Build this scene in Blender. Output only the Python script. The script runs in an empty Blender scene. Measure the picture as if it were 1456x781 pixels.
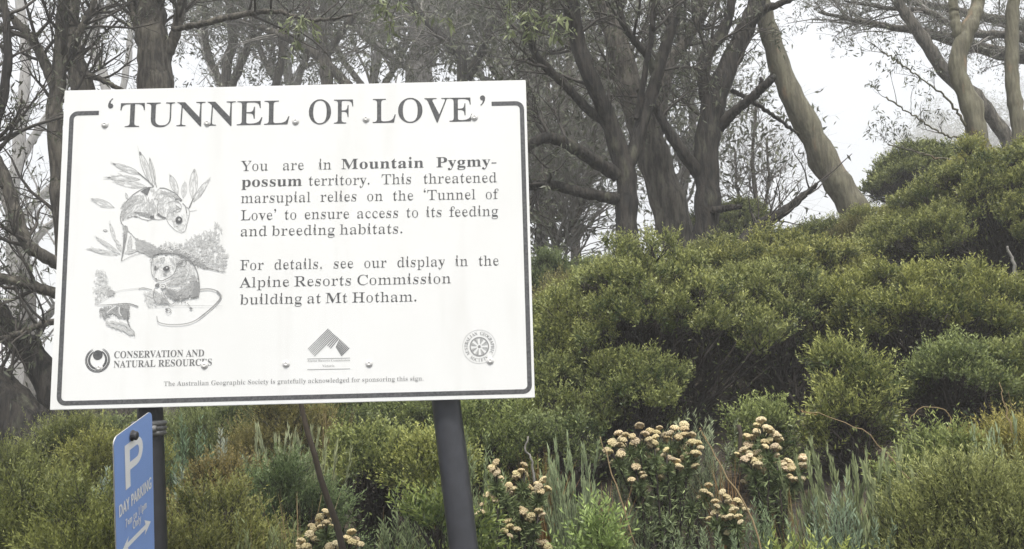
import bpy, math, random
import numpy as np
from mathutils import Vector, Matrix
from mathutils.geometry import tessellate_polygon

sc = bpy.context.scene
COL = sc.collection
R = math.radians
rng = np.random.default_rng(7)
random.seed(7)

# ------------------------------------------------------------------ camera
F, CX, CY, EYE = 1250.0, 728.0, 390.5, 1.6
PITCH, ROLL = R(7.9016), R(-1.4694)
_f = np.array([0, math.cos(PITCH), math.sin(PITCH)])
_u0 = np.array([0, -math.sin(PITCH), math.cos(PITCH)])
_r0 = np.array([1.0, 0, 0])
_r = math.cos(ROLL) * _r0 + math.sin(ROLL) * _u0
_u = -math.sin(ROLL) * _r0 + math.cos(ROLL) * _u0
cam_data = bpy.data.cameras.new('camera')
cam = bpy.data.objects.new('camera', cam_data)
COL.objects.link(cam)
cam.matrix_world = Matrix(((_r[0], _u[0], -_f[0], 0), (_r[1], _u[1], -_f[1], 0), (_r[2], _u[2], -_f[2], EYE), (0, 0, 0, 1)))
cam_data.sensor_width = 36.0
cam_data.lens = 36.0 * F / 1456.0
cam_data.clip_end = 800
cam_data.clip_start = 0.05
sc.camera = cam

# ------------------------------------------------------------------ light, sky, exposure
SUN_EL, SUN_AZ = R(62), R(172)          # azimuth clockwise from +y: behind the camera and to the left
sun_data = bpy.data.lights.new('sun', 'SUN')
sun = bpy.data.objects.new('sun', sun_data)
COL.objects.link(sun)
sv = Vector((math.sin(SUN_AZ) * math.cos(SUN_EL), math.cos(SUN_AZ) * math.cos(SUN_EL), math.sin(SUN_EL)))
sun.rotation_euler = (-sv).to_track_quat('-Z', 'Y').to_euler()
sun_data.energy = 1.5
sun_data.angle = R(10)
sun_data.color = (1.0, 0.95, 0.87)

world = bpy.data.worlds.new('World')
sc.world = world
world.use_nodes = True
wn, wl = world.node_tree.nodes, world.node_tree.links
bg = wn['Background']
sky = wn.new('ShaderNodeTexSky')
sky.sky_type = 'NISHITA'
sky.sun_disc = False
sky.sun_elevation = SUN_EL
sky.sun_rotation = SUN_AZ
wtc = wn.new('ShaderNodeTexCoord')
wsep = wn.new('ShaderNodeSeparateXYZ')
wl.new(wtc.outputs['Generated'], wsep.inputs[0])
wr = wn.new('ShaderNodeValToRGB')          # an overcast dome: brighter overhead than at the horizon
wr.color_ramp.elements[0].position = 0.0
wr.color_ramp.elements[0].color = (0.425, 0.435, 0.448, 1)
wr.color_ramp.elements[1].position = 1.0
wr.color_ramp.elements[1].color = (1.3, 1.3, 1.3, 1)
wl.new(wsep.outputs['Z'], wr.inputs[0])
wsc = wn.new('ShaderNodeVectorMath')
wsc.operation = 'SCALE'
wsc.inputs['Scale'].default_value = 4.3
wl.new(wr.outputs[0], wsc.inputs[0])
wmix = wn.new('ShaderNodeMix')
wmix.data_type = 'RGBA'
wmix.inputs[0].default_value = 0.9
wl.new(sky.outputs[0], wmix.inputs[6])
wl.new(wsc.outputs[0], wmix.inputs[7])
wl.new(wmix.outputs[2], bg.inputs[0])
bg.inputs[1].default_value = 0.1

sc.view_settings.view_transform = 'Standard'
sc.view_settings.look = 'None'
sc.view_settings.gamma = 1
sc.view_settings.exposure = 1.78
sc.view_settings.use_curve_mapping = False
sc.render.engine = 'CYCLES'
cy = sc.cycles
cy.use_denoising = True
cy.max_bounces = 6
cy.diffuse_bounces = 3
cy.glossy_bounces = 2
cy.transmission_bounces = 4
cy.transparent_max_bounces = 4
cy.volume_bounces = 1
cy.use_adaptive_sampling = True
cy.adaptive_threshold = 0.02
cy.sample_clamp_indirect = 4

# ------------------------------------------------------------------ helpers
def ray(px, py):
    d = _f + _r * ((px - CX) / F) - _u * ((py - CY) / F)
    return d / d[1]

def at(px, py, Y):
    p = ray(px, py) * Y
    return np.array([p[0], p[1], p[2] + EYE])

def ground(x, y):
    x = np.asarray(x, float); y = np.asarray(y, float)
    xs = 5.5 * np.tanh(x / 5.5)
    yy = np.where(y < 9, y, 9 + 2.2 * (1 - np.exp(-(y - 9) / 2.2)))
    yy = np.maximum(yy - 1.7, 0)
    g = yy * (0.25 + 0.042 * xs)
    b = np.clip((y - 2.1) / 0.9, 0, 1)
    g = g + 0.30 * b * b * (3 - 2 * b)
    g = g - 0.10 * np.maximum(y - 12, 0) * np.exp(-np.maximum(y - 60, 0) / 30)
    side = np.clip((np.abs(x) - 9) / 8, 0, 1)
    return g * (1 - 0.3 * side)

def link(o, parent=None):
    COL.objects.link(o)
    if parent is not None:
        o.parent = parent
    return o

def tag(o, label=None, cat=None, group=None, kind=None):
    if label: o['label'] = label
    if cat: o['category'] = cat
    if group: o['group'] = group
    if kind: o['kind'] = kind
    return o

def empty(name, loc, label, cat, group=None):
    o = bpy.data.objects.new(name, None)
    o.empty_display_size = 0.1
    o.location = loc
    link(o)
    return tag(o, label, cat, group)

class MB:
    """collects quads and triangles, with one float 'tint' per vertex"""
    def __init__(s):
        s.v, s.q, s.t, s.c, s.n = [], [], [], [], 0
    def add(s, v, quads=None, tris=None, tint=0.5):
        v = np.asarray(v, float).reshape(-1, 3)
        s.v.append(v)
        s.c.append(np.broadcast_to(np.asarray(tint, float), (len(v),)).copy())
        if quads is not None and len(quads): s.q.append(np.asarray(quads, int) + s.n)
        if tris is not None and len(tris): s.t.append(np.asarray(tris, int) + s.n)
        s.n += len(v)
    def quads4(s, V, tint):
        """V: (N,4,3) loose quads"""
        N = len(V)
        s.add(V.reshape(-1, 3), quads=np.arange(N * 4).reshape(N, 4), tint=np.repeat(tint, 4) if np.ndim(tint) == 1 else np.asarray(tint).reshape(-1))
    def tubes(s, P, rad, n=5, tint=0.5, cap=True):
        """P (N,K,3) paths, rad (N,K)"""
        P = np.asarray(P, float); rad = np.asarray(rad, float)
        N, K, _ = P.shape
        T = np.gradient(P, axis=1)
        T /= np.linalg.norm(T, axis=2, keepdims=True) + 1e-9
        m = np.abs(T).mean(axis=1)
        ref = np.eye(3)[np.argmin(m, axis=1)][:, None, :]
        A = np.cross(T, ref); A /= np.linalg.norm(A, axis=2, keepdims=True) + 1e-9
        B = np.cross(T, A)
        ang = np.arange(n) * 2 * math.pi / n
        V = P[:, :, None, :] + rad[:, :, None, None] * (A[:, :, None, :] * np.cos(ang)[None, None, :, None] + B[:, :, None, :] * np.sin(ang)[None, None, :, None])
        idx = np.arange(N * K * n).reshape(N, K, n)
        a = idx[:, :-1, :]; b = np.roll(idx, -1, axis=2)[:, :-1, :]
        c = np.roll(idx, -1, axis=2)[:, 1:, :]; d = idx[:, 1:, :]
        Q = np.stack([a, b, c, d], -1).reshape(-1, 4)
        tt = tint if np.ndim(tint) == 0 else np.repeat(tint, K * n)
        s.add(V.reshape(-1, 3), quads=Q, tint=tt)
        if cap:
            base = s.n - N * K * n
            tr = []
            for k in range(1, n - 1):
                tr.append(np.stack([idx[:, -1, 0], idx[:, -1, k], idx[:, -1, k + 1]], -1))
                tr.append(np.stack([idx[:, 0, 0], idx[:, 0, k + 1], idx[:, 0, k]], -1))
            s.t.append(np.concatenate(tr) + base)
    def trunk(s, P, r, n=18, rough=0.06):
        K = len(P); a = np.arange(n) / n * 2 * math.pi
        L = np.concatenate([[0], np.cumsum(np.linalg.norm(np.diff(P, axis=0), axis=1))])
        rr = np.ones((K, n))
        for q in range(7):
            k = rng.integers(1, 8); rr += rough / (0.6 + 0.5 * k) * np.sin(k * a[None] + rng.uniform(0, 6) + L[:, None] * rng.uniform(-5, 5) + 1.3 * np.sin(L * rng.uniform(2, 9))[:, None])
        for q in range(max(1, int(L[-1] * 1.2))):       # knots and old branch scars
            i0 = rng.uniform(0, L[-1]); a0 = rng.uniform(0, 6.28); w = rng.uniform(.05, .14)
            da = np.angle(np.exp(1j * (a - a0)))
            rr += rng.uniform(.15, .4) * np.exp(-((L - i0) / w)[:, None] ** 2 - (da / .5)[None] ** 2)
        T = np.gradient(P, axis=0); T /= np.linalg.norm(T, axis=1, keepdims=True)
        ref = np.eye(3)[np.argmin(np.abs(T).mean(0))]
        A = np.cross(T, ref); A /= np.linalg.norm(A, axis=1, keepdims=True); B = np.cross(T, A)
        V = P[:, None] + (r[:, None] * rr)[..., None] * (A[:, None] * np.cos(a)[None, :, None] + B[:, None] * np.sin(a)[None, :, None])
        idx = np.arange(K * n).reshape(K, n)
        Q = np.stack([idx[:-1], np.roll(idx, -1, 1)[:-1], np.roll(idx, -1, 1)[1:], idx[1:]], -1).reshape(-1, 4)
        s.add(V.reshape(-1, 3), quads=Q, tris=[(idx[-1, 0], idx[-1, k], idx[-1, k + 1]) for k in range(1, n - 1)])
    def mesh(s, name, smooth=False):
        me = bpy.data.meshes.new(name)
        v = np.concatenate(s.v); c = np.concatenate(s.c)
        q = np.concatenate(s.q) if s.q else np.zeros((0, 4), int)
        t = np.concatenate(s.t) if s.t else np.zeros((0, 3), int)
        me.vertices.add(len(v)); me.vertices.foreach_set('co', v.astype(np.float32).ravel())
        li = np.concatenate([q.ravel(), t.ravel()]).astype(np.int32)
        me.loops.add(len(li)); me.loops.foreach_set('vertex_index', li)
        st = np.concatenate([np.arange(len(q)) * 4, len(q) * 4 + np.arange(len(t)) * 3]).astype(np.int32)
        me.polygons.add(len(st)); me.polygons.foreach_set('loop_start', st)
        if smooth: me.polygons.foreach_set('use_smooth', np.ones(len(st), bool))
        a = me.attributes.new('tint', 'FLOAT', 'POINT'); a.data.foreach_set('value', c.astype(np.float32))
        me.update(); me.validate()
        return me
    def build(s, name, m, parent=None, smooth=False, origin=None):
        me = s.mesh(name, smooth)
        me.materials.append(m)
        o = bpy.data.objects.new(name, me)
        if origin is not None:
            me.transform(Matrix.Translation(-Vector(origin)))
            o.location = origin
        return link(o, parent)

def inst(name, me, parent):
    return link(bpy.data.objects.new(name, me), parent)

def unit(v):
    return v / (np.linalg.norm(v, axis=-1, keepdims=True) + 1e-9)

def rnd3(n):
    return unit(rng.normal(size=(n, 3)))

def catmull(P, n):
    P = np.asarray(P, float)
    Q = np.vstack([2 * P[0] - P[1], P, 2 * P[-1] - P[-2]])
    t = np.linspace(0, len(P) - 1, n)
    i = np.minimum(t.astype(int), len(P) - 2); f = (t - i)[:, None]
    a, b, c, d = Q[i], Q[i + 1], Q[i + 2], Q[i + 3]
    return 0.5 * ((2 * b) + (-a + c) * f + (2 * a - 5 * b + 4 * c - d) * f ** 2 + (-a + 3 * b - 3 * c + d) * f ** 3)

# ------------------------------------------------------------------ materials
def nodes_of(name):
    m = bpy.data.materials.new(name)
    m.use_nodes = True
    nt = m.node_tree
    return m, nt.nodes, nt.links, nt.nodes['Principled BSDF']

def rgba(c): return (c[0], c[1], c[2], 1)

def mix_rgb(N, L, fac, a, b, blend='MIX'):
    n = N.new('ShaderNodeMix'); n.data_type = 'RGBA'; n.blend_type = blend
    for s, x in ((0, fac), (6, a), (7, b)):
        if isinstance(x, (tuple, list)): n.inputs[s].default_value = rgba(x)
        elif isinstance(x, (int, float)): n.inputs[s].default_value = x
        else: L.new(x, n.inputs[s])
    return n.outputs[2]

def noise(N, L, scale, detail=4, vec=None, rough=0.55):
    n = N.new('ShaderNodeTexNoise')
    n.inputs['Scale'].default_value = scale
    n.inputs['Detail'].default_value = detail
    n.inputs['Roughness'].default_value = rough
    if vec is not None: L.new(vec, n.inputs['Vector'])
    return n.outputs['Fac']

def ramp(N, L, src, p0, p1, c0=(0, 0, 0), c1=(1, 1, 1)):
    n = N.new('ShaderNodeValToRGB')
    n.color_ramp.elements[0].position = p0; n.color_ramp.elements[1].position = p1
    n.color_ramp.elements[0].color = rgba(c0); n.color_ramp.elements[1].color = rgba(c1)
    L.new(src, n.inputs[0])
    return n.outputs[0]

def objvec(N, L, scale=(1, 1, 1)):
    t = N.new('ShaderNodeTexCoord'); m = N.new('ShaderNodeMapping')
    m.inputs['Scale'].default_value = scale
    L.new(t.outputs['Object'], m.inputs['Vector'])
    return m.outputs[0]

def bump(N, L, b, h, strength, dist=0.01):
    n = N.new('ShaderNodeBump')
    n.inputs['Strength'].default_value = strength; n.inputs['Distance'].default_value = dist
    L.new(h, n.inputs['Height']); L.new(n.outputs[0], b.inputs['Normal'])

def m_plain(name, c, rough=0.6, metal=0.0, var=0.12, scale=20, bmp=0.0):
    m, N, L, b = nodes_of(name)
    v = objvec(N, L)
    f = noise(N, L, scale, 5, v)
    lo = tuple(x * (1 - var) for x in c); hi = tuple(min(1, x * (1 + var)) for x in c)
    L.new(mix_rgb(N, L, f, lo, hi), b.inputs['Base Color'])
    b.inputs['Roughness'].default_value = rough; b.inputs['Metallic'].default_value = metal
    if bmp: bump(N, L, b, f, bmp)
    return m

def m_leaf(name, old, new, rough=0.5, trans=0.25, spec=0.35):
    """leaf colour by age (tint) and by plant (object colour)"""
    m, N, L, b = nodes_of(name)
    a = N.new('ShaderNodeAttribute'); a.attribute_name = 'tint'
    oi = N.new('ShaderNodeObjectInfo')
    c = mix_rgb(N, L, a.outputs['Fac'], old, new)
    c = mix_rgb(N, L, 1.0, c, oi.outputs['Color'], 'MULTIPLY')
    L.new(c, b.inputs['Base Color'])
    b.inputs['Roughness'].default_value = rough
    b.inputs['Specular IOR Level'].default_value = spec
    if trans:
        tr = N.new('ShaderNodeBsdfTranslucent'); L.new(c, tr.inputs['Color'])
        mx = N.new('ShaderNodeMixShader'); mx.inputs[0].default_value = trans
        L.new(b.outputs[0], mx.inputs[1]); L.new(tr.outputs[0], mx.inputs[2])
        L.new(mx.outputs[0], N['Material Output'].inputs['Surface'])
    return m

def m_bark(name, base, dark, patch, patch_amt=0.5, rough=0.75, bmp=0.9):
    m, N, L, b = nodes_of(name)
    v = objvec(N, L, (17, 17, 2.6)); v2 = objvec(N, L, (6, 6, 2.4)); v3 = objvec(N, L, (60, 60, 22))
    n1 = noise(N, L, 1.6, 6, v); n2 = noise(N, L, 1.4, 5, v2); n3 = noise(N, L, 1.0, 4, v3)
    c = mix_rgb(N, L, ramp(N, L, n1, 0.42, 0.58), dark, base)
    c = mix_rgb(N, L, ramp(N, L, n2, 0.62 - 0.16 * patch_amt, 0.74 - 0.1 * patch_amt), c, patch)
    c = mix_rgb(N, L, 0.35, c, ramp(N, L, n3, 0.3, 0.7, (0.25, 0.25, 0.25), (1, 1, 1)), 'MULTIPLY')
    L.new(c, b.inputs['Base Color'])
    b.inputs['Roughness'].default_value = rough
    b.inputs['Specular IOR Level'].default_value = 0.3
    bump(N, L, b, n1, bmp, 0.05)
    return m

M = {}
M['white'] = None
def m_board():
    m, N, L, b = nodes_of('white_enamel')
    v = objvec(N, L); v2 = objvec(N, L, (6, 6, 0.8))
    f = ramp(N, L, noise(N, L, 3.0, 6, v), 0.35, 0.75)
    g = ramp(N, L, noise(N, L, 2.2, 5, v2), 0.55, 0.8)
    c = mix_rgb(N, L, f, (0.77, 0.78, 0.78), (0.74, 0.75, 0.745))
    c = mix_rgb(N, L, g, c, (0.705, 0.71, 0.70))
    L.new(c, b.inputs['Base Color']); b.inputs['Roughness'].default_value = 0.45
    return m
M['white'] = m_board()
def m_ink():
    """printed greys: tint 0 = darkest ink, 1 = paper white"""
    m, N, L, b = nodes_of('printed_ink')
    a = N.new('ShaderNodeAttribute'); a.attribute_name = 'tint'
    f = noise(N, L, 160, 3, objvec(N, L))
    c = mix_rgb(N, L, a.outputs['Fac'], (0.045, 0.047, 0.052), (0.76, 0.77, 0.765))
    c = mix_rgb(N, L, ramp(N, L, f, 0.35, 0.8, (0, 0, 0), (0.22, 0.22, 0.22)), c, (0.4, 0.4, 0.4))
    L.new(c, b.inputs['Base Color']); b.inputs['Roughness'].default_value = 0.5
    return m
M['ink'] = m_ink()
M['post'] = m_plain('dark_grey_post_paint', (0.042, 0.044, 0.052), 0.32, 0.0, 0.35, 30, 0.03)
M['post_black'] = m_plain('black_post_paint', (0.018, 0.019, 0.022), 0.5, 0.0, 0.4, 30, 0.03)
M['steel'] = m_plain('weathered_steel', (0.66, 0.66, 0.65), 0.5, 0.0, 0.2, 60, 0.05)
M['zinc'] = m_plain('galvanised_clamp', (0.20, 0.20, 0.195), 0.6, 0.4, 0.35, 80, 0.1)
M['bolt'] = m_plain('dark_bolt', (0.05, 0.05, 0.055), 0.5, 0.4, 0.2, 60)
M['blue'] = m_plain('blue_reflective_sheeting', (0.27, 0.42, 0.82), 0.4, 0.0, 0.08, 12)
M['signwhite'] = m_plain('white_sheeting', (0.92, 0.93, 0.94), 0.4, 0.0, 0.03, 12)
M['alu'] = m_plain('sign_aluminium', (0.55, 0.55, 0.55), 0.4, 0.7, 0.15, 40)

M['bark_dark'] = m_bark('dark_wet_bark', (0.044, 0.038, 0.032), (0.012, 0.011, 0.010), (0.10, 0.10, 0.07), 0.3)
M['bark_mid'] = m_bark('grey_brown_bark', (0.125, 0.113, 0.093), (0.050, 0.045, 0.039), (0.19, 0.175, 0.14), 0.4)
M['bark_olive'] = m_bark('olive_grey_smooth_bark', (0.185, 0.175, 0.122), (0.115, 0.106, 0.076), (0.25, 0.185, 0.12), 0.15, bmp=.35)
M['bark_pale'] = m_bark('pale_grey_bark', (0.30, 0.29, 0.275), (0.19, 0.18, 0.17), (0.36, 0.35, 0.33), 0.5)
M['twig'] = m_plain('dark_twig', (0.055, 0.048, 0.042), 0.8, 0, 0.3, 15)
M['twig_grey'] = m_plain('grey_twig', (0.20, 0.19, 0.175), 0.8, 0, 0.3, 15)
M['wood'] = m_plain('shrub_wood', (0.024, 0.019, 0.016), 0.85, 0, 0.35, 25)
M['dead'] = m_plain('dead_brown_stem', (0.050, 0.039, 0.028), 0.85, 0, 0.4, 40, 0.2)
M['straw'] = m_leaf('dry_straw', (0.20, 0.13, 0.06), (0.42, 0.34, 0.20), 0.7, 0.15)
M['rust'] = m_leaf('rust_brown_grass', (0.15, 0.09, 0.045), (0.36, 0.25, 0.13), 0.7, 0.15)
M['gum'] = m_leaf('gum_leaf', (0.060, 0.070, 0.045), (0.19, 0.20, 0.135), 0.42, 0.2)
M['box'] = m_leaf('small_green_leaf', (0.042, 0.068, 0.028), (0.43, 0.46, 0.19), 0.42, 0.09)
M['olive'] = m_leaf('fine_olive_leaf', (0.052, 0.064, 0.024), (0.42, 0.40, 0.15), 0.5, 0.1)
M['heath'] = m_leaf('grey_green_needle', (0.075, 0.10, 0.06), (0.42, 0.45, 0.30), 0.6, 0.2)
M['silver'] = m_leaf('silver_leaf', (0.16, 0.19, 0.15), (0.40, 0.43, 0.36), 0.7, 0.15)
M['head'] = m_leaf('dry_flower_head', (0.30, 0.24, 0.13), (0.68, 0.60, 0.40), 0.85, 0.1, 0.1)
def m_ground():
    m, N, L, b = nodes_of('leaf_litter_soil')
    v = objvec(N, L)
    n1 = noise(N, L, 1.2, 6, v); n2 = noise(N, L, 14, 6, v)
    c = mix_rgb(N, L, n1, (0.022, 0.018, 0.014), (0.042, 0.038, 0.024))
    c = mix_rgb(N, L, ramp(N, L, n2, 0.5, 0.75), c, (0.10, 0.075, 0.05))
    L.new(c, b.inputs['Base Color']); b.inputs['Roughness'].default_value = 0.95
    bump(N, L, b, n2, 0.8, 0.05)
    return m
M['ground'] = m_ground()

# ------------------------------------------------------------------ ground and haze
def build_ground():
    t = np.linspace(-1, 1, 181)
    xs = np.sign(t) * (np.abs(t) * 14 + np.abs(t) ** 4 * 106)
    s = np.linspace(0, 1, 221)
    ys = -20 + s * 60 + s ** 5 * 200
    X, Y = np.meshgrid(xs, ys, indexing='ij')
    Z = ground(X, Y) + 0.05 * np.sin(X * 2.1 + Y) * np.cos(Y * 1.7 - X * .6) * np.clip((Y - 2) / 2, 0, 1)
    n, k = X.shape
    idx = np.arange(n * k).reshape(n, k)
    mb = MB()
    mb.add(np.stack([X, Y, Z], -1), quads=np.stack([idx[:-1, :-1], idx[1:, :-1], idx[1:, 1:], idx[:-1, 1:]], -1).reshape(-1, 4))
    return tag(mb.build('ground', M['ground'], smooth=True), kind='structure')
build_ground()

def box_arrays(x0, x1, y0, y1, z0, z1):
    v = [(x, y, z) for x in (x0, x1) for y in (y0, y1) for z in (z0, z1)]
    q = [(0, 1, 3, 2), (4, 6, 7, 5), (0, 4, 5, 1), (2, 3, 7, 6), (0, 2, 6, 4), (1, 5, 7, 3)]
    return v, q

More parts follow.
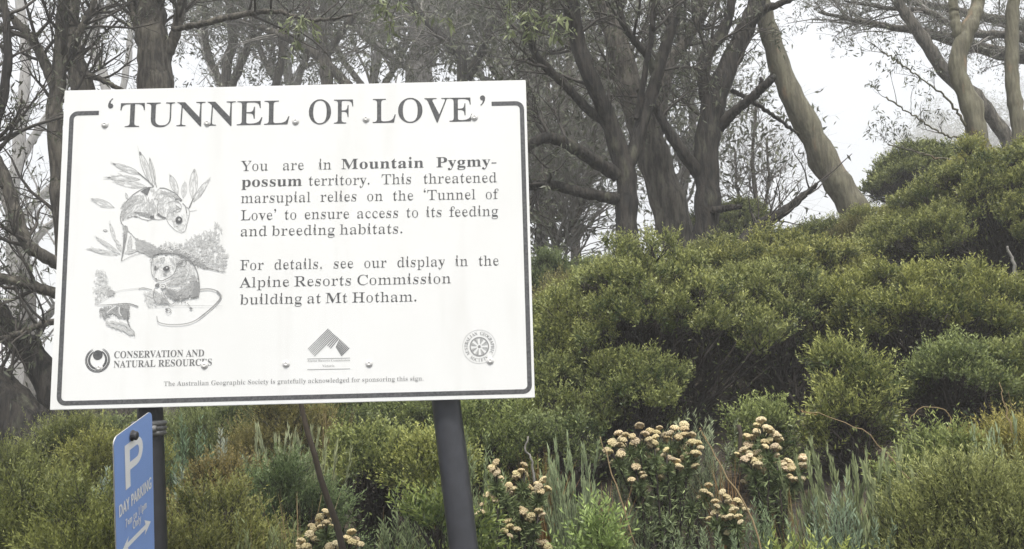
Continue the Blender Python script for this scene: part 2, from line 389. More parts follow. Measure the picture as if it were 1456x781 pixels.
HAZE = 0.0060
def build_haze():
    mb = MB(); v, q = box_arrays(-130, 130, -24, 246, -16, 32)
    mb.add(v, quads=q)
    m = bpy.data.materials.new('fog'); m.use_nodes = True
    N, L = m.node_tree.nodes, m.node_tree.links
    N.remove(N['Principled BSDF'])
    p = N.new('ShaderNodeVolumePrincipled')
    p.inputs['Color'].default_value = (0.97, 0.975, 0.98, 1)
    p.inputs['Density'].default_value = HAZE
    p.inputs['Anisotropy'].default_value = 0.0
    L.new(p.outputs[0], N['Material Output'].inputs['Volume'])
    return tag(mb.build('haze', m), kind='stuff')
build_haze()
SERIF = """A650;-13,0 -13,27 5,29 21,35 35,45 48,60 60,82 73,111 307,694 334,693 572,129 587,96 600,70 612,51 625,38 641,30 660,27 660,0 341,0 341,27 386,32 413,45 422,68 420,80 415,98 406,121 376,197 154,197 117,105 113,88 111,72 119,47 143,32 184,27 190,27 190,0|169,239 360,239 263,475
B659;24,0 24,26 54,29 77,37 93,48 103,65 109,90 111,122 111,549 110,575 107,597 103,614 96,627 87,637 76,645 62,649 44,652 23,653 23,678 328,678 422,672 496,653 548,622 580,578 590,522 583,476 564,438 531,408 486,384 427,368 498,349 552,323 592,288 615,246 623,196 620,160 612,128 598,99 578,74 553,52 522,33 487,19 447,8 403,2 354,0|271,375 280,375 328,378 365,389 392,406 410,431 420,467 424,514 421,555 414,589 401,614 382,632 356,642 322,646 302,645 288,640 280,633 275,621 272,604 271,582|330,36 369,40 400,52 422,73 431,90 438,110 444,133 447,160 448,191 447,222 442,250 435,273 425,293 413,309 396,322 377,331 353,338 325,343 294,344 271,344 271,97 272,77 277,61 284,50 294,42 310,38
C697;382,-16 343,-14 306,-9 270,0 236,13 205,30 175,49 148,72 124,97 102,125 83,156 67,189 55,224 46,261 41,299 39,340 41,380 46,419 55,455 67,490 84,523 103,553 125,581 149,606 176,628 207,648 239,664 273,677 309,686 347,691 386,693 414,691 444,687 477,679 511,669 547,655 557,651 567,649 577,648 599,653 614,668 624,693 650,693 650,459 625,459 610,495 594,527 575,557 554,583 531,606 506,625 480,641 453,651 424,658 395,660 330,647 279,608 243,544 221,453 214,337 222,228 246,144 286,83 342,47 414,35 438,36 462,40 486,46 509,55 533,67 556,80 578,96 599,115 619,135 638,158 666,132 622,79 571,37 514,8 451,-10
D738;30,0 30,26 58,29 79,35 94,44 103,59 108,81 110,111 110,557 108,592 101,618 91,635 74,645 51,651 22,653 22,678 330,678 399,674 460,664 515,646 563,622 604,590 637,552 663,508 682,457 693,401 697,339 683,217 640,122 568,54 469,14 340,0|331,36 368,39 401,48 430,63 455,84 476,112 492,145 505,184 515,230 520,283 522,341 514,450 492,536 454,596 400,633 332,645 310,643 293,639 282,631 276,618 272,599 271,573 271,107 272,82 276,63 282,51 293,42 309,38
E658;21,0 21,25 53,27 77,33 93,44 104,60 110,84 112,116 112,549 110,587 103,615 93,634 76,644 53,651 24,653 24,678 594,678 594,476 571,476 565,511 555,541 542,567 526,588 507,605 483,618 455,628 423,635 386,640 345,641 298,638 288,634 282,628 277,621 274,610 273,596 272,578 272,366 288,366 329,370 361,381 386,401 398,416 408,435 416,458 423,484 429,514 453,514 453,176 428,176 423,213 416,244 407,270 394,290 378,306 359,318 335,325 308,330 276,331 272,331 272,100 274,78 278,62 286,52 299,46 318,42 343,41 371,42 398,44 423,47 445,52 467,58 498,71 527,89 552,112 574,139 594,173 612,213 640,213 599,0
F602;23,0 23,26 54,30 77,38 93,50 103,67 109,92 111,125 111,558 109,590 102,614 92,630 75,641 52,648 21,653 21,678 586,678 586,476 562,476 554,514 543,547 529,574 511,596 489,613 462,626 442,632 421,636 397,639 371,641 342,642 298,640 288,637 281,633 277,627 273,619 272,607 271,593 271,368 283,368 323,372 356,383 381,403 393,418 403,437 411,460 418,486 423,516 450,516 450,176 424,176 419,209 412,238 404,262 394,283 382,299 357,318 323,329 281,333 271,333 271,120 272,98 275,79 280,64 287,51 298,42 312,35 330,30 354,27 382,26 382,0
G756;399,-15 357,-13 317,-8 279,1 244,13 211,29 180,48 152,70 127,95 105,122 86,153 69,186 57,221 48,259 43,299 41,341 43,382 48,420 57,457 69,491 86,524 105,554 126,582 151,607 178,629 208,648 239,664 273,677 308,686 345,691 383,693 415,692 447,687 481,680 515,669 550,656 560,652 569,650 577,649 588,650 597,654 604,660 611,668 617,679 624,693 651,693 651,458 625,458 609,497 591,532 569,564 545,592 518,615 490,635 460,649 430,657 398,660 333,647 282,609 246,544 224,455 217,339 219,279 225,225 235,178 250,136 268,101 290,71 315,48 344,32 375,22 410,19 444,21 470,29 489,41 500,57 508,79 510,106 510,190 508,218 501,239 490,254 472,263 446,269 410,271 410,295 745,295 745,271 716,269 694,263 680,254 671,240 666,219 664,191 664,43 611,22 559,6 506,-6 452,-13
H779;23,0 23,26 54,29 77,36 93,47 103,64 109,88 111,120 111,564 109,593 103,615 93,631 77,642 54,649 24,653 24,678 360,678 360,653 337,651 319,647 304,643 293,637 284,629 278,618 274,604 272,586 271,564 271,373 509,373 509,564 508,586 506,604 502,618 497,629 488,637 477,643 462,647 443,651 420,653 420,678 755,678 755,653 724,649 701,642 686,632 677,616 671,594 669,564 669,120 671,90 677,66 687,49 702,37 725,29 755,26 755,0 420,0 420,26 450,29 474,36 490,46 501,62 507,86 509,120 509,329 271,329 271,120 273,88 279,64 289,47 305,36 329,29 360,26 360,0
I388;20,0 20,26 50,31 74,38 91,48 103,63 110,84 112,112 112,576 110,603 104,623 94,637 78,645 53,650 20,653 20,678 364,678 364,653 332,650 308,645 292,637 281,623 274,603 272,576 272,115 273,96 275,79 279,66 285,55 294,46 307,39 322,34 342,29 366,26 366,0
L635;23,0 23,26 54,29 77,36 93,47 103,64 109,88 111,120 111,564 109,594 103,617 93,633 77,643 54,650 24,653 24,678 372,678 372,653 347,652 327,650 310,646 297,640 287,631 280,620 275,605 272,587 271,564 271,123 272,102 273,84 276,70 281,59 288,52 298,47 310,43 327,42 348,41 376,42 402,44 426,47 448,53 469,59 499,74 527,93 551,119 564,136 576,156 588,179 599,203 609,230 636,230 598,0
M944;21,0 21,26 51,29 75,36 92,47 103,63 110,87 112,118 112,569 111,589 109,606 105,619 99,629 90,637 79,644 64,648 45,651 22,653 22,678 275,678 472,212 669,678 919,678 919,653 890,649 868,641 853,630 842,614 836,592 834,563 834,127 835,101 837,80 841,64 847,51 855,41 866,35 880,30 897,27 918,26 918,0 589,0 589,26 611,29 629,32 644,37 655,44 664,53 670,66 674,81 676,101 677,124 677,594 429,0 402,0 157,579 157,119 159,85 166,60 178,44 196,34 220,28 252,26 252,0
N735;600,-16 159,521 159,117 161,86 167,62 177,46 192,36 216,29 248,26 248,0 27,0 27,26 49,27 66,30 81,35 92,41 100,50 106,62 110,76 112,95 113,117 113,578 84,613 64,636 54,645 27,653 27,678 233,678 582,251 582,562 581,584 579,602 575,617 569,628 560,636 549,643 534,647 516,651 493,653 493,678 714,678 714,653 683,650 660,643 645,633 636,616 630,593 628,561 628,-16
O782;388,-16 359,-15 331,-12 303,-6 277,1 251,11 226,23 203,36 181,51 160,68 141,86 122,106 106,127 91,150 78,174 67,199 58,225 50,253 45,281 42,309 41,339 42,369 45,397 50,425 58,452 67,479 78,504 91,528 106,550 123,571 141,592 161,610 182,627 205,642 228,655 254,667 280,677 307,684 335,690 365,693 395,694 424,693 452,690 480,684 506,677 532,668 557,656 580,643 602,628 623,612 642,594 660,574 676,553 691,530 704,506 716,481 725,455 732,427 738,399 741,369 742,339 741,309 738,281 732,253 725,225 716,199 704,174 691,150 676,127 659,106 641,86 621,68 600,51 577,36 554,23 529,11 502,1 475,-6 447,-12 418,-15|394,18 456,31 503,69 538,134 558,223 565,339 563,399 557,453 548,501 535,543 518,579 497,608 474,631 448,647 419,657 387,660 325,647 278,609 243,544 223,455 216,339 218,279 224,225 233,178 247,136 264,100 285,70 308,48 334,31 363,21
P622;23,0 23,26 54,29 77,36 93,47 103,64 109,88 111,120 111,564 109,593 103,615 93,631 77,642 54,649 24,653 24,678 318,678 366,677 409,674 445,670 475,663 500,655 532,638 558,617 580,592 596,563 606,530 609,494 606,461 599,431 586,404 569,379 546,358 518,339 486,325 449,314 407,308 360,306 271,306 271,120 273,88 279,64 289,47 305,36 329,29 360,26 360,0|271,342 300,342 345,346 379,357 405,376 421,404 432,442 435,490 432,537 424,576 410,605 388,626 359,638 322,642 304,641 291,637 282,631 276,622 272,609 271,593
R704;23,0 23,26 54,29 77,36 93,47 103,64 109,88 111,120 111,564 109,593 103,615 93,631 77,642 54,649 24,653 24,678 323,678 380,676 431,671 476,662 514,650 547,634 574,614 594,591 609,564 618,533 621,498 615,452 597,412 566,379 524,353 469,333 643,75 674,38 684,31 697,27 712,26 715,0 504,0 300,316 271,316 271,120 273,88 279,64 289,47 305,36 329,29 360,26 360,0|271,348 303,348 350,352 388,364 417,385 429,401 439,421 446,444 451,470 452,500 447,551 433,591 410,619 376,636 334,642 311,641 293,636 282,629 276,617 272,599 271,574
S581;64,-16 64,235 93,235 104,194 116,157 131,125 147,97 166,74 187,55 210,41 235,30 263,24 293,22 328,26 358,36 383,54 401,76 411,103 415,133 412,158 402,181 386,202 364,221 335,238 242,284 209,301 180,319 154,338 133,357 115,376 100,396 89,418 80,442 76,467 74,494 77,533 86,568 100,600 120,627 143,650 172,669 203,683 238,691 275,694 296,693 318,691 342,687 420,667 434,664 446,662 461,666 471,676 477,694 505,694 505,475 480,475 469,511 455,543 437,573 417,599 394,621 370,639 343,652 317,659 289,662 257,659 230,650 208,635 191,615 181,592 178,566 181,541 190,520 204,501 224,484 250,467 281,451 377,406 415,387 447,367 473,347 493,326 509,303 521,280 529,255 533,228 535,198 532,157 521,120 505,86 481,56 453,32 418,12 395,2 370,-5 344,-11 316,-14 286,-15 236,-12 187,1 147,14 126,18 116,17 109,15 103,11 99,4 95,-5 91,-16
T630;137,0 137,26 169,28 194,35 212,46 223,63 230,88 232,120 232,645 222,645 192,643 164,638 139,629 117,617 97,601 80,581 66,559 55,533 48,505 43,473 16,473 16,678 611,678 611,472 586,472 573,534 548,583 511,617 462,638 400,645 392,645 392,120 394,87 401,62 412,45 429,34 454,28 488,26 488,0
U733;369,-19 317,-17 271,-9 231,3 197,20 170,43 148,70 131,102 119,140 111,183 109,231 109,564 107,593 101,615 91,631 75,642 52,649 22,653 22,678 358,678 358,653 335,651 316,647 302,643 290,637 281,629 275,618 272,604 270,586 269,564 269,208 270,175 274,145 281,118 290,96 303,77 329,52 365,38 409,33 472,41 521,66 556,106 577,164 584,237 584,563 582,592 576,615 565,631 548,641 523,649 489,653 489,678 706,678 706,653 679,648 658,639 645,628 636,612 631,590 629,563 629,270 626,212 619,160 606,116 588,78 566,48 537,24 504,5 464,-8 419,-16
V637;316,-19 66,567 55,590 44,609 34,626 20,639 2,648 -21,653 -21,678 314,678 314,653 286,652 264,649 248,644 236,636 229,624 227,610 228,598 233,582 240,563 385,213 518,562 524,579 527,595 528,609 526,624 519,635 509,643 493,648 472,651 445,653 445,678 658,678 658,653 639,651 622,646 608,637 595,622 582,600 569,570 342,-19
Y634;151,0 151,26 182,29 205,36 221,47 231,64 237,88 239,120 239,266 69,576 52,605 36,626 21,639 1,648 -20,652 -20,678 308,678 308,652 291,652 274,651 260,648 248,644 239,637 234,629 232,620 233,610 237,597 244,583 370,336 496,545 509,569 516,589 519,607 511,632 486,647 444,652 439,652 439,678 654,678 654,652 637,648 622,642 609,632 596,619 583,603 570,583 399,303 399,120 401,88 407,64 417,47 433,36 457,29 488,26 488,0
a512;379,-15 337,-8 310,15 298,52 270,29 240,10 209,-3 176,-10 142,-13 110,-10 82,0 60,17 43,39 33,65 30,94 33,119 40,143 53,165 71,185 95,203 123,219 158,236 198,252 244,268 296,283 296,359 294,385 288,405 278,421 264,431 244,438 220,440 184,436 162,426 155,408 169,382 177,369 181,356 183,344 181,327 174,313 164,301 149,291 133,286 115,284 96,286 80,292 67,303 57,316 51,333 49,352 52,375 60,395 73,415 92,432 114,446 141,458 171,467 205,472 241,474 281,472 317,468 347,460 372,449 392,435 408,418 420,397 429,372 434,344 436,313 436,93 439,59 442,55 447,52 453,51 460,52 468,56 477,62 490,41 470,21 449,5 427,-6 403,-13|225,50 235,51 246,55 259,61 272,70 284,81 296,94 296,252 253,238 219,218 195,193 181,162 176,125 181,83 198,58
b537;64,-17 64,578 63,606 60,626 55,638 46,646 31,651 12,654 12,678 206,678 206,415 227,436 249,453 274,465 300,472 329,474 363,471 394,461 423,445 448,423 469,397 486,365 494,344 501,322 505,298 508,273 509,247 508,217 504,189 499,162 491,136 481,112 468,89 454,69 438,50 421,34 402,19 381,7 359,-3 336,-10 311,-14 286,-15 259,-13 233,-6 207,6 181,21 156,42 79,-17|272,21 304,27 328,44 345,73 352,97 358,125 362,158 364,196 365,238 364,273 362,304 357,331 352,354 344,374 327,398 304,412 274,417 259,415 245,410 231,402 219,390 211,376 206,360 206,102 213,57 235,30
c437;232,-15 195,-12 161,-1 129,16 100,39 76,68 56,101 46,123 39,146 33,171 30,196 29,223 30,252 34,279 40,305 49,329 60,353 73,374 87,394 104,412 122,428 143,442 164,454 187,463 210,470 235,474 260,475 305,472 342,461 373,444 395,421 409,395 413,365 411,348 406,333 397,321 384,311 369,306 352,304 319,312 299,335 292,373 293,389 294,404 289,425 275,438 252,442 221,435 198,416 181,383 170,338 167,279 168,238 173,200 180,167 191,138 204,114 232,82 265,63 304,57 339,63 372,79 404,107 424,90 392,52 357,23 319,2 277,-11
d551;208,-15 175,-12 144,-1 116,16 90,38 69,66 52,99 44,121 37,144 33,168 30,193 29,219 30,249 33,277 38,304 45,330 54,354 72,389 94,419 121,443 151,460 183,471 217,474 244,472 269,465 292,453 313,438 332,417 332,597 330,616 325,630 316,641 303,648 285,652 262,654 262,678 475,678 475,112 476,90 479,73 484,61 492,52 506,45 526,41 526,16 493,15 457,11 418,5 376,-4 332,-15 332,58 314,32 292,11 267,-3 239,-12|255,42 270,44 285,51 301,62 314,76 325,93 332,113 332,360 327,376 319,390 307,402 292,411 276,416 259,418 231,413 209,397 194,372 187,351 182,326 178,298 176,265 175,228 176,192 178,160 181,132 186,108 193,87 208,62 229,47
e448;229,-15 192,-12 157,-1 126,16 98,39 74,68 55,102 46,125 38,150 33,176 30,204 29,234 30,261 33,287 39,312 46,336 56,358 76,391 101,420 130,443 162,460 197,471 234,474 267,472 297,465 324,453 349,438 371,417 389,392 403,364 413,332 419,297 421,258 421,247 174,247 180,181 195,129 219,92 253,70 297,63 320,66 342,73 363,86 383,105 402,128 424,108 393,64 358,29 319,5 276,-10|173,286 300,286 300,320 299,358 294,389 288,413 277,429 261,439 240,442 216,436 197,420 184,392 176,353 173,303
f318;22,0 22,24 38,26 50,29 59,33 65,38 70,44 74,52 76,63 78,82 78,109 78,412 24,412 24,462 78,462 78,526 80,556 86,584 95,608 109,630 126,649 147,664 170,676 197,685 226,690 259,692 298,689 331,679 357,664 376,643 388,620 392,595 390,575 384,559 375,546 363,537 349,531 334,529 317,531 303,535 291,544 282,554 277,567 275,582 276,596 280,610 287,626 292,635 294,644 291,653 282,658 268,660 250,658 237,651 229,640 224,625 221,605 220,581 220,462 303,462 303,412 220,412 220,97 222,70 227,51 235,38 249,30 269,26 297,24 297,0
g487;217,-209 180,-208 147,-205 118,-199 92,-191 71,-181 43,-160 27,-137 21,-111 30,-81 57,-57 102,-38 65,-15 42,13 35,45 38,69 47,90 63,110 85,128 115,146 152,164 109,184 76,209 52,240 38,275 33,316 36,346 45,374 59,399 79,420 102,439 131,454 162,465 197,472 234,474 273,472 310,465 347,453 472,453 472,399 399,399 418,369 430,337 434,303 431,275 424,249 411,225 394,204 373,186 348,172 320,161 289,155 256,153 234,154 211,155 195,153 180,149 168,141 158,130 152,119 150,106 157,88 177,77 210,73 261,73 291,72 319,71 344,68 366,65 386,60 413,50 435,36 451,19 461,-2 468,-26 470,-55 467,-83 460,-108 447,-130 429,-150 406,-168 377,-183 344,-194 307,-202 264,-207|234,185 256,189 272,199 284,217 291,242 296,274 297,314 296,354 291,386 284,411 272,428 256,439 234,442 213,439 196,428 185,411 176,386 172,354 170,314 172,274 176,242 185,217 196,199 213,189|239,-173 294,-170 337,-161 368,-146 386,-125 392,-98 390,-82 383,-70 371,-62 354,-56 332,-52 305,-51 144,-51 125,-68 113,-87 109,-108 113,-125 123,-140 141,-154 166,-165 198,-171
h567;27,0 27,24 44,26 58,31 67,38 73,49 77,64 78,83 78,594 77,613 74,628 68,639 59,647 46,652 28,655 28,678 220,678 220,397 244,425 270,446 298,462 329,471 362,474 409,468 445,449 471,417 487,372 492,315 492,83 493,64 496,49 502,39 511,31 524,26 541,24 541,0 301,0 301,24 308,24 331,31 345,50 350,83 350,323 349,348 346,368 341,384 333,395 320,402 302,404 272,398 245,380 220,350 220,83 221,64 224,49 230,39 238,31 251,26 268,24 268,0
i295;150,539 130,541 112,549 97,561 85,576 77,594 75,614 77,634 85,652 97,668 112,680 130,688 150,690 170,688 188,680 204,668 215,652 223,634 225,614 223,594 215,576 203,561 187,549 170,541|27,0 27,24 45,26 58,31 68,38 73,48 77,63 78,83 78,375 77,397 74,413 70,424 61,431 48,435 30,437 31,462 221,462 221,83 222,64 225,50 230,39 238,32 251,27 268,24 268,0
k534;26,0 26,24 44,27 58,31 68,39 73,49 77,64 78,83 78,592 77,613 74,629 70,640 62,647 49,652 30,654 31,678 220,678 220,251 338,369 352,385 360,400 363,414 357,427 340,434 311,437 306,437 306,462 514,462 514,437 477,430 442,413 409,387 331,311 515,51 528,36 543,27 560,24 560,0 314,0 314,24 323,24 341,27 352,34 356,47 355,55 351,63 345,73 242,219 220,200 220,83 221,64 224,50 230,39 238,32 251,27 268,24 268,0
l297;27,0 27,24 45,26 58,31 68,38 73,48 77,63 78,83 78,592 77,612 74,628 70,639 62,647 49,652 30,654 30,678 221,678 221,83 222,64 225,50 230,39 238,32 251,27 268,24 268,0
m825;27,0 27,24 44,26 58,31 67,38 73,49 77,64 78,83 78,377 77,396 74,411 68,423 59,431 46,436 28,438 28,462 218,462 218,394 242,423 267,445 294,461 323,471 353,474 391,471 422,460 447,443 465,420 477,389 501,420 528,443 557,460 588,471 622,474 668,468 704,449 730,417 745,372 750,315 750,83 751,64 754,49 760,39 768,31 781,26 798,24 798,0 562,0 562,24 579,26 591,31 600,39 606,50 609,65 610,83 610,323 609,348 606,368 601,384 593,395 580,402 562,404 534,398 507,381 483,353 483,83 484,65 487,50 493,39 501,31 513,26 530,24 530,0 297,0 297,24 314,26 326,31 335,39 341,50 344,65 345,83 345,323 344,347 341,368 336,384 328,395 315,402 297,404 267,398 241,380 218,350 218,83 219,65 222,50 227,40 235,32 247,27 264,24 264,0
n567;27,0 27,24 44,26 58,31 67,38 73,49 77,64 78,83 78,377 77,396 74,411 68,423 59,431 46,436 28,438 28,462 220,462 220,398 243,425 269,447 298,462 328,471 362,474 409,468 445,449 471,417 487,372 492,315 492,83 493,64 496,49 502,39 511,31 524,26 541,24 541,0 301,0 301,24 308,24 331,31 345,50 350,83 350,323 349,348 346,368 341,384 333,395 320,402 302,404 272,398 245,380 220,350 220,83 221,64 224,49 230,39 238,31 251,26 268,24 268,0
o501;251,-15 225,-14 201,-10 177,-3 155,5 135,17 103,41 77,70 56,105 46,127 38,151 32,176 29,202 28,229 29,257 32,283 38,309 46,333 56,356 77,390 103,419 135,443 170,460 208,471 250,474 292,471 330,460 365,443 396,420 422,391 444,357 454,334 462,310 467,285 471,257 472,229 471,201 467,174 462,149 454,125 444,102 422,68 396,39 366,16 331,-1 293,-12|251,17 276,22 296,35 311,58 316,74 321,95 324,121 327,229 326,278 324,320 321,355 315,383 309,403 295,426 275,440 251,445 225,440 205,426 191,403 185,382 180,355 177,320 175,279 174,230 178,122 181,95 186,74 191,58 206,35 226,22
p553;26,-207 26,-184 40,-183 51,-179 60,-175 67,-168 72,-160 75,-150 78,-95 78,362 77,389 74,409 69,422 61,429 47,435 29,439 29,462 213,462 213,391 233,421 255,445 281,462 311,472 343,475 377,472 408,461 436,444 461,421 482,393 499,360 507,338 513,314 517,290 520,265 521,238 520,209 517,182 513,156 506,131 498,108 481,72 459,42 434,18 404,-1 373,-11 338,-15 310,-12 284,-5 260,8 239,25 220,48 220,-86 221,-111 223,-131 226,-147 231,-159 239,-169 249,-175 261,-179 276,-182 294,-183 294,-207|291,42 319,47 340,62 356,88 363,109 369,134 373,162 375,194 376,230 375,265 373,296 370,324 365,348 359,369 345,394 324,409 296,414 267,407 242,386 220,350 220,102 238,69 262,49
r428;27,0 27,24 45,26 58,31 68,38 73,48 77,63 78,83 78,375 77,397 74,414 69,425 61,431 48,435 30,437 31,462 217,462 217,375 235,405 256,429 279,449 302,463 325,471 347,474 373,472 394,464 410,453 422,437 429,418 431,396 429,378 423,362 414,349 401,339 386,333 369,331 353,332 340,337 331,344 308,372 301,380 292,385 281,387 267,384 254,375 241,360 230,339 224,315 222,286 222,83 224,63 228,48 237,38 249,31 269,26 294,24 294,0
s429;225,-15 197,-12 164,-5 129,9 109,13 95,10 84,1 76,-13 53,-13 53,157 79,157 91,118 107,85 129,58 154,38 181,26 209,22 232,24 251,30 266,40 277,53 284,68 286,87 280,113 262,136 232,156 159,193 127,211 101,231 81,252 67,275 58,300 55,328 60,368 73,403 97,433 114,448 135,460 157,468 182,473 210,475 247,471 296,458 307,456 317,454 327,456 336,463 343,475 363,475 363,330 340,330 328,363 312,391 293,413 271,428 247,438 222,441 202,439 186,434 173,426 164,414 158,401 156,386 158,371 163,358 172,346 184,335 199,325 218,315 285,282 316,265 341,246 360,226 373,202 380,174 383,141 381,113 376,88 367,65 355,45 340,27 321,12 300,0 277,-8 252,-13
t340;184,-14 148,-11 119,-1 98,16 84,39 75,69 72,106 72,415 30,415 30,446 53,468 75,490 95,511 114,530 131,550 156,579 176,606 192,631 215,631 215,462 309,462 309,415 215,415 215,122 216,103 218,88 223,76 229,67 238,62 250,60 272,66 291,83 307,111 331,98 310,58 285,26 256,4 222,-10
u558;195,-15 153,-10 121,3 97,26 87,43 78,64 73,88 69,114 68,144 68,369 67,390 64,407 59,421 50,430 36,436 17,438 17,462 211,462 211,110 213,94 217,80 225,69 235,60 248,55 263,53 292,58 318,73 340,98 340,369 339,392 335,409 329,422 319,430 303,436 282,438 282,462 482,462 482,104 483,84 487,68 493,58 503,51 517,46 536,44 536,19 502,18 465,14 426,7 384,-3 340,-15 340,60 322,38 301,20 277,5 251,-6 224,-13
v456;212,-15 57,369 33,419 24,428 12,435 -4,437 -4,462 244,462 244,438 232,438 210,435 196,426 192,411 194,399 275,182 351,376 359,405 353,423 334,434 303,438 303,462 454,462 454,439 437,434 424,426 414,415 405,401 396,383 387,362 238,-15
w647;182,-15 25,394 9,424 2,430 -6,434 -16,437 -16,462 206,462 206,437 194,436 185,434 178,431 174,426 171,419 170,411 172,396 178,376 248,189 314,350 299,396 294,411 288,422 282,430 275,434 264,438 250,439 250,462 481,462 481,437 458,433 445,425 440,411 441,401 443,390 500,210 569,381 576,410 575,418 571,425 566,430 557,434 545,437 530,439 530,462 663,462 663,439 650,437 640,432 633,424 613,384 453,-15 430,-15 332,293 208,-15
x475;7,0 7,22 36,34 65,55 92,84 183,203 64,392 46,416 26,431 6,437 6,462 251,462 251,438 228,436 214,429 209,417 210,410 215,400 222,387 273,306 333,382 342,394 347,405 349,415 348,422 344,428 338,432 329,435 316,437 299,438 299,462 463,462 463,441 435,430 407,409 378,378 295,274 434,54 451,32 457,27 465,24 475,23 475,0 231,0 231,24 245,24 256,26 265,29 271,33 275,38 276,45 274,57 268,71 258,88 205,170 145,91 134,75 128,62 126,51 131,35 146,25 170,22 175,22 175,0
y447;78,-209 54,-206 33,-199 15,-186 1,-169 -7,-149 -10,-125 -8,-108 -2,-93 7,-79 20,-68 35,-61 53,-59 69,-61 83,-65 95,-73 104,-84 109,-98 111,-113 111,-121 110,-130 112,-139 118,-145 128,-147 140,-143 154,-131 170,-110 193,-66 209,-7 54,373 37,410 23,428 16,433 7,436 -5,437 -7,462 241,462 241,437 224,436 211,434 202,431 196,426 192,419 191,409 193,397 198,382 276,177 343,359 352,387 354,408 353,418 348,426 342,431 332,434 318,436 302,437 302,462 446,462 446,437 433,435 422,429 413,418 404,403 395,384 386,361 241,-36 225,-79 208,-114 193,-143 176,-165 160,-182 142,-195 123,-203 102,-207
z436;19,0 19,21 250,428 191,428 157,425 129,418 108,405 90,385 76,357 65,322 39,322 47,462 409,462 409,433 187,37 227,37 270,40 305,49 332,65 353,88 372,120 387,160 411,160 399,0"""
SANS = """P510;70,682 70,0 168,0 168,295 270,295 355,305 419,331 465,373 491,425 500,486 492,548 467,602 424,644 363,672 283,682|168,594 283,594 329,588 362,572 384,548 395,520 399,490 394,453 378,423 353,401 320,388 279,383 168,383
D750;76,0 342,0 466,19 567,70 641,145 688,238 704,341 690,438 649,531 578,608 476,662 341,682 76,682|174,594 325,594 427,581 505,544 560,489 592,420 603,341 596,282 571,216 522,153 444,106 330,88 174,88
A667;362,686 293,686 0,0 100,0 186,201 476,201 567,0 667,0|326,536 436,289 224,289
Y604;301,447 118,682 0,682 253,361 253,0 351,0 351,360 604,682 486,682
R604;77,682 77,0 175,0 175,296 216,296 245,293 275,281 309,255 348,210 397,140 487,0 604,0 579,34 559,62 543,86 527,109 511,135 481,183 453,226 424,264 394,297 359,324 399,345 431,373 454,406 468,446 473,491 463,556 434,609 387,649 325,673 249,682|175,598 238,598 288,593 326,580 352,559 367,530 372,495 369,462 356,431 331,407 292,390 238,384 175,384
K656;285,359 582,682 460,682 173,370 173,682 75,682 75,0 173,0 173,337 520,0 655,0
I250;174,682 76,682 76,0 174,0
N781;706,682 614,682 614,154 152,682 74,682 74,0 166,0 166,525 622,0 706,0
G740;673,336 444,336 444,248 575,248 575,108 547,99 518,92 488,86 458,82 427,81 336,93 260,128 201,183 164,255 151,340 164,424 201,496 257,552 330,588 414,601 463,598 513,590 562,577 611,558 659,534 659,633 600,656 550,673 505,684 462,689 416,691 298,673 197,624 119,548 68,451 50,337 68,224 118,129 195,55 295,8 413,-9 468,-7 519,-1 570,10 620,26 673,47
O823;45,341 61,234 109,138 185,61 286,10 409,-9 536,10 639,61 715,138 762,234 778,341 761,450 714,546 637,623 536,673 411,691 288,673 187,622 110,546 62,450|146,341 159,426 196,497 252,553 325,588 411,601 497,588 571,553 627,497 664,426 677,341 664,257 627,185 571,130 497,94 411,81 325,94 252,130 196,185 159,257
m771;59,449 59,0 148,0 148,326 170,348 190,365 212,375 235,381 260,383 285,379 308,367 325,347 337,318 341,279 341,0 430,0 430,326 464,355 498,376 530,383 559,379 585,366 605,344 618,315 623,278 623,0 712,0 712,282 705,341 686,390 655,427 613,450 563,458 527,454 494,442 464,425 437,402 413,377 393,406 369,428 342,445 312,455 279,458 254,455 228,447 202,434 175,415 148,390 148,449
t333;167,542 0,379 0,369 78,369 78,132 84,86 101,47 131,17 172,-2 224,-9 258,-5 297,6 332,21 332,104 297,86 263,75 231,71 203,77 178,98 167,139 167,369 309,369 309,449 167,449
o552;273,458 197,447 132,415 81,365 48,302 36,229 47,151 80,86 130,35 195,3 273,-9 354,2 421,34 472,84 505,150 516,229 504,304 471,367 419,416 352,447|272,378 322,371 364,350 397,318 418,277 425,228 418,174 398,131 366,98 324,78 272,71 224,78 184,99 153,132 134,176 127,229 134,278 154,319 185,350 225,371
1500;300,682 202,682 202,0 300,0
7500;490,682 49,682 49,589 344,589 94,29 181,-9
n500;150,449 61,449 61,0 150,0 150,322 174,347 196,365 218,378 239,385 262,387 292,382 316,368 335,345 346,315 350,278 350,0 439,0 439,277 431,343 410,394 377,430 335,451 286,458 256,455 227,446 199,433 174,414 152,390
l219;154,682 65,682 65,0 154,0
y438;438,449 338,449 222,196 101,449 0,449 174,96 21,-230 120,-230
a427;411,80 392,67 376,59 364,56 355,58 349,65 347,79 347,310 339,365 316,406 281,435 236,452 184,458 147,456 114,448 84,436 58,419 35,397 35,300 62,327 89,348 118,363 148,371 177,374 222,366 249,340 258,295 258,271 179,243 135,227 94,207 59,182 35,147 26,101 31,67 46,37 69,13 99,-3 136,-9 161,-7 185,-2 209,7 233,20 257,37 270,11 292,-4 325,-9 351,-6 377,5 411,26|258,91 233,71 207,58 180,54 147,62 124,84 116,117 123,146 144,169 175,189 214,206 258,222
p500;146,11 178,0 207,-7 236,-9 311,2 374,33 422,82 453,145 464,221 453,302 422,365 371,411 300,439 211,449 57,449 57,-230 146,-230|146,369 227,369 279,363 320,344 350,314 367,273 373,222 366,173 347,131 316,99 277,78 230,71 202,73 174,80 146,91"""
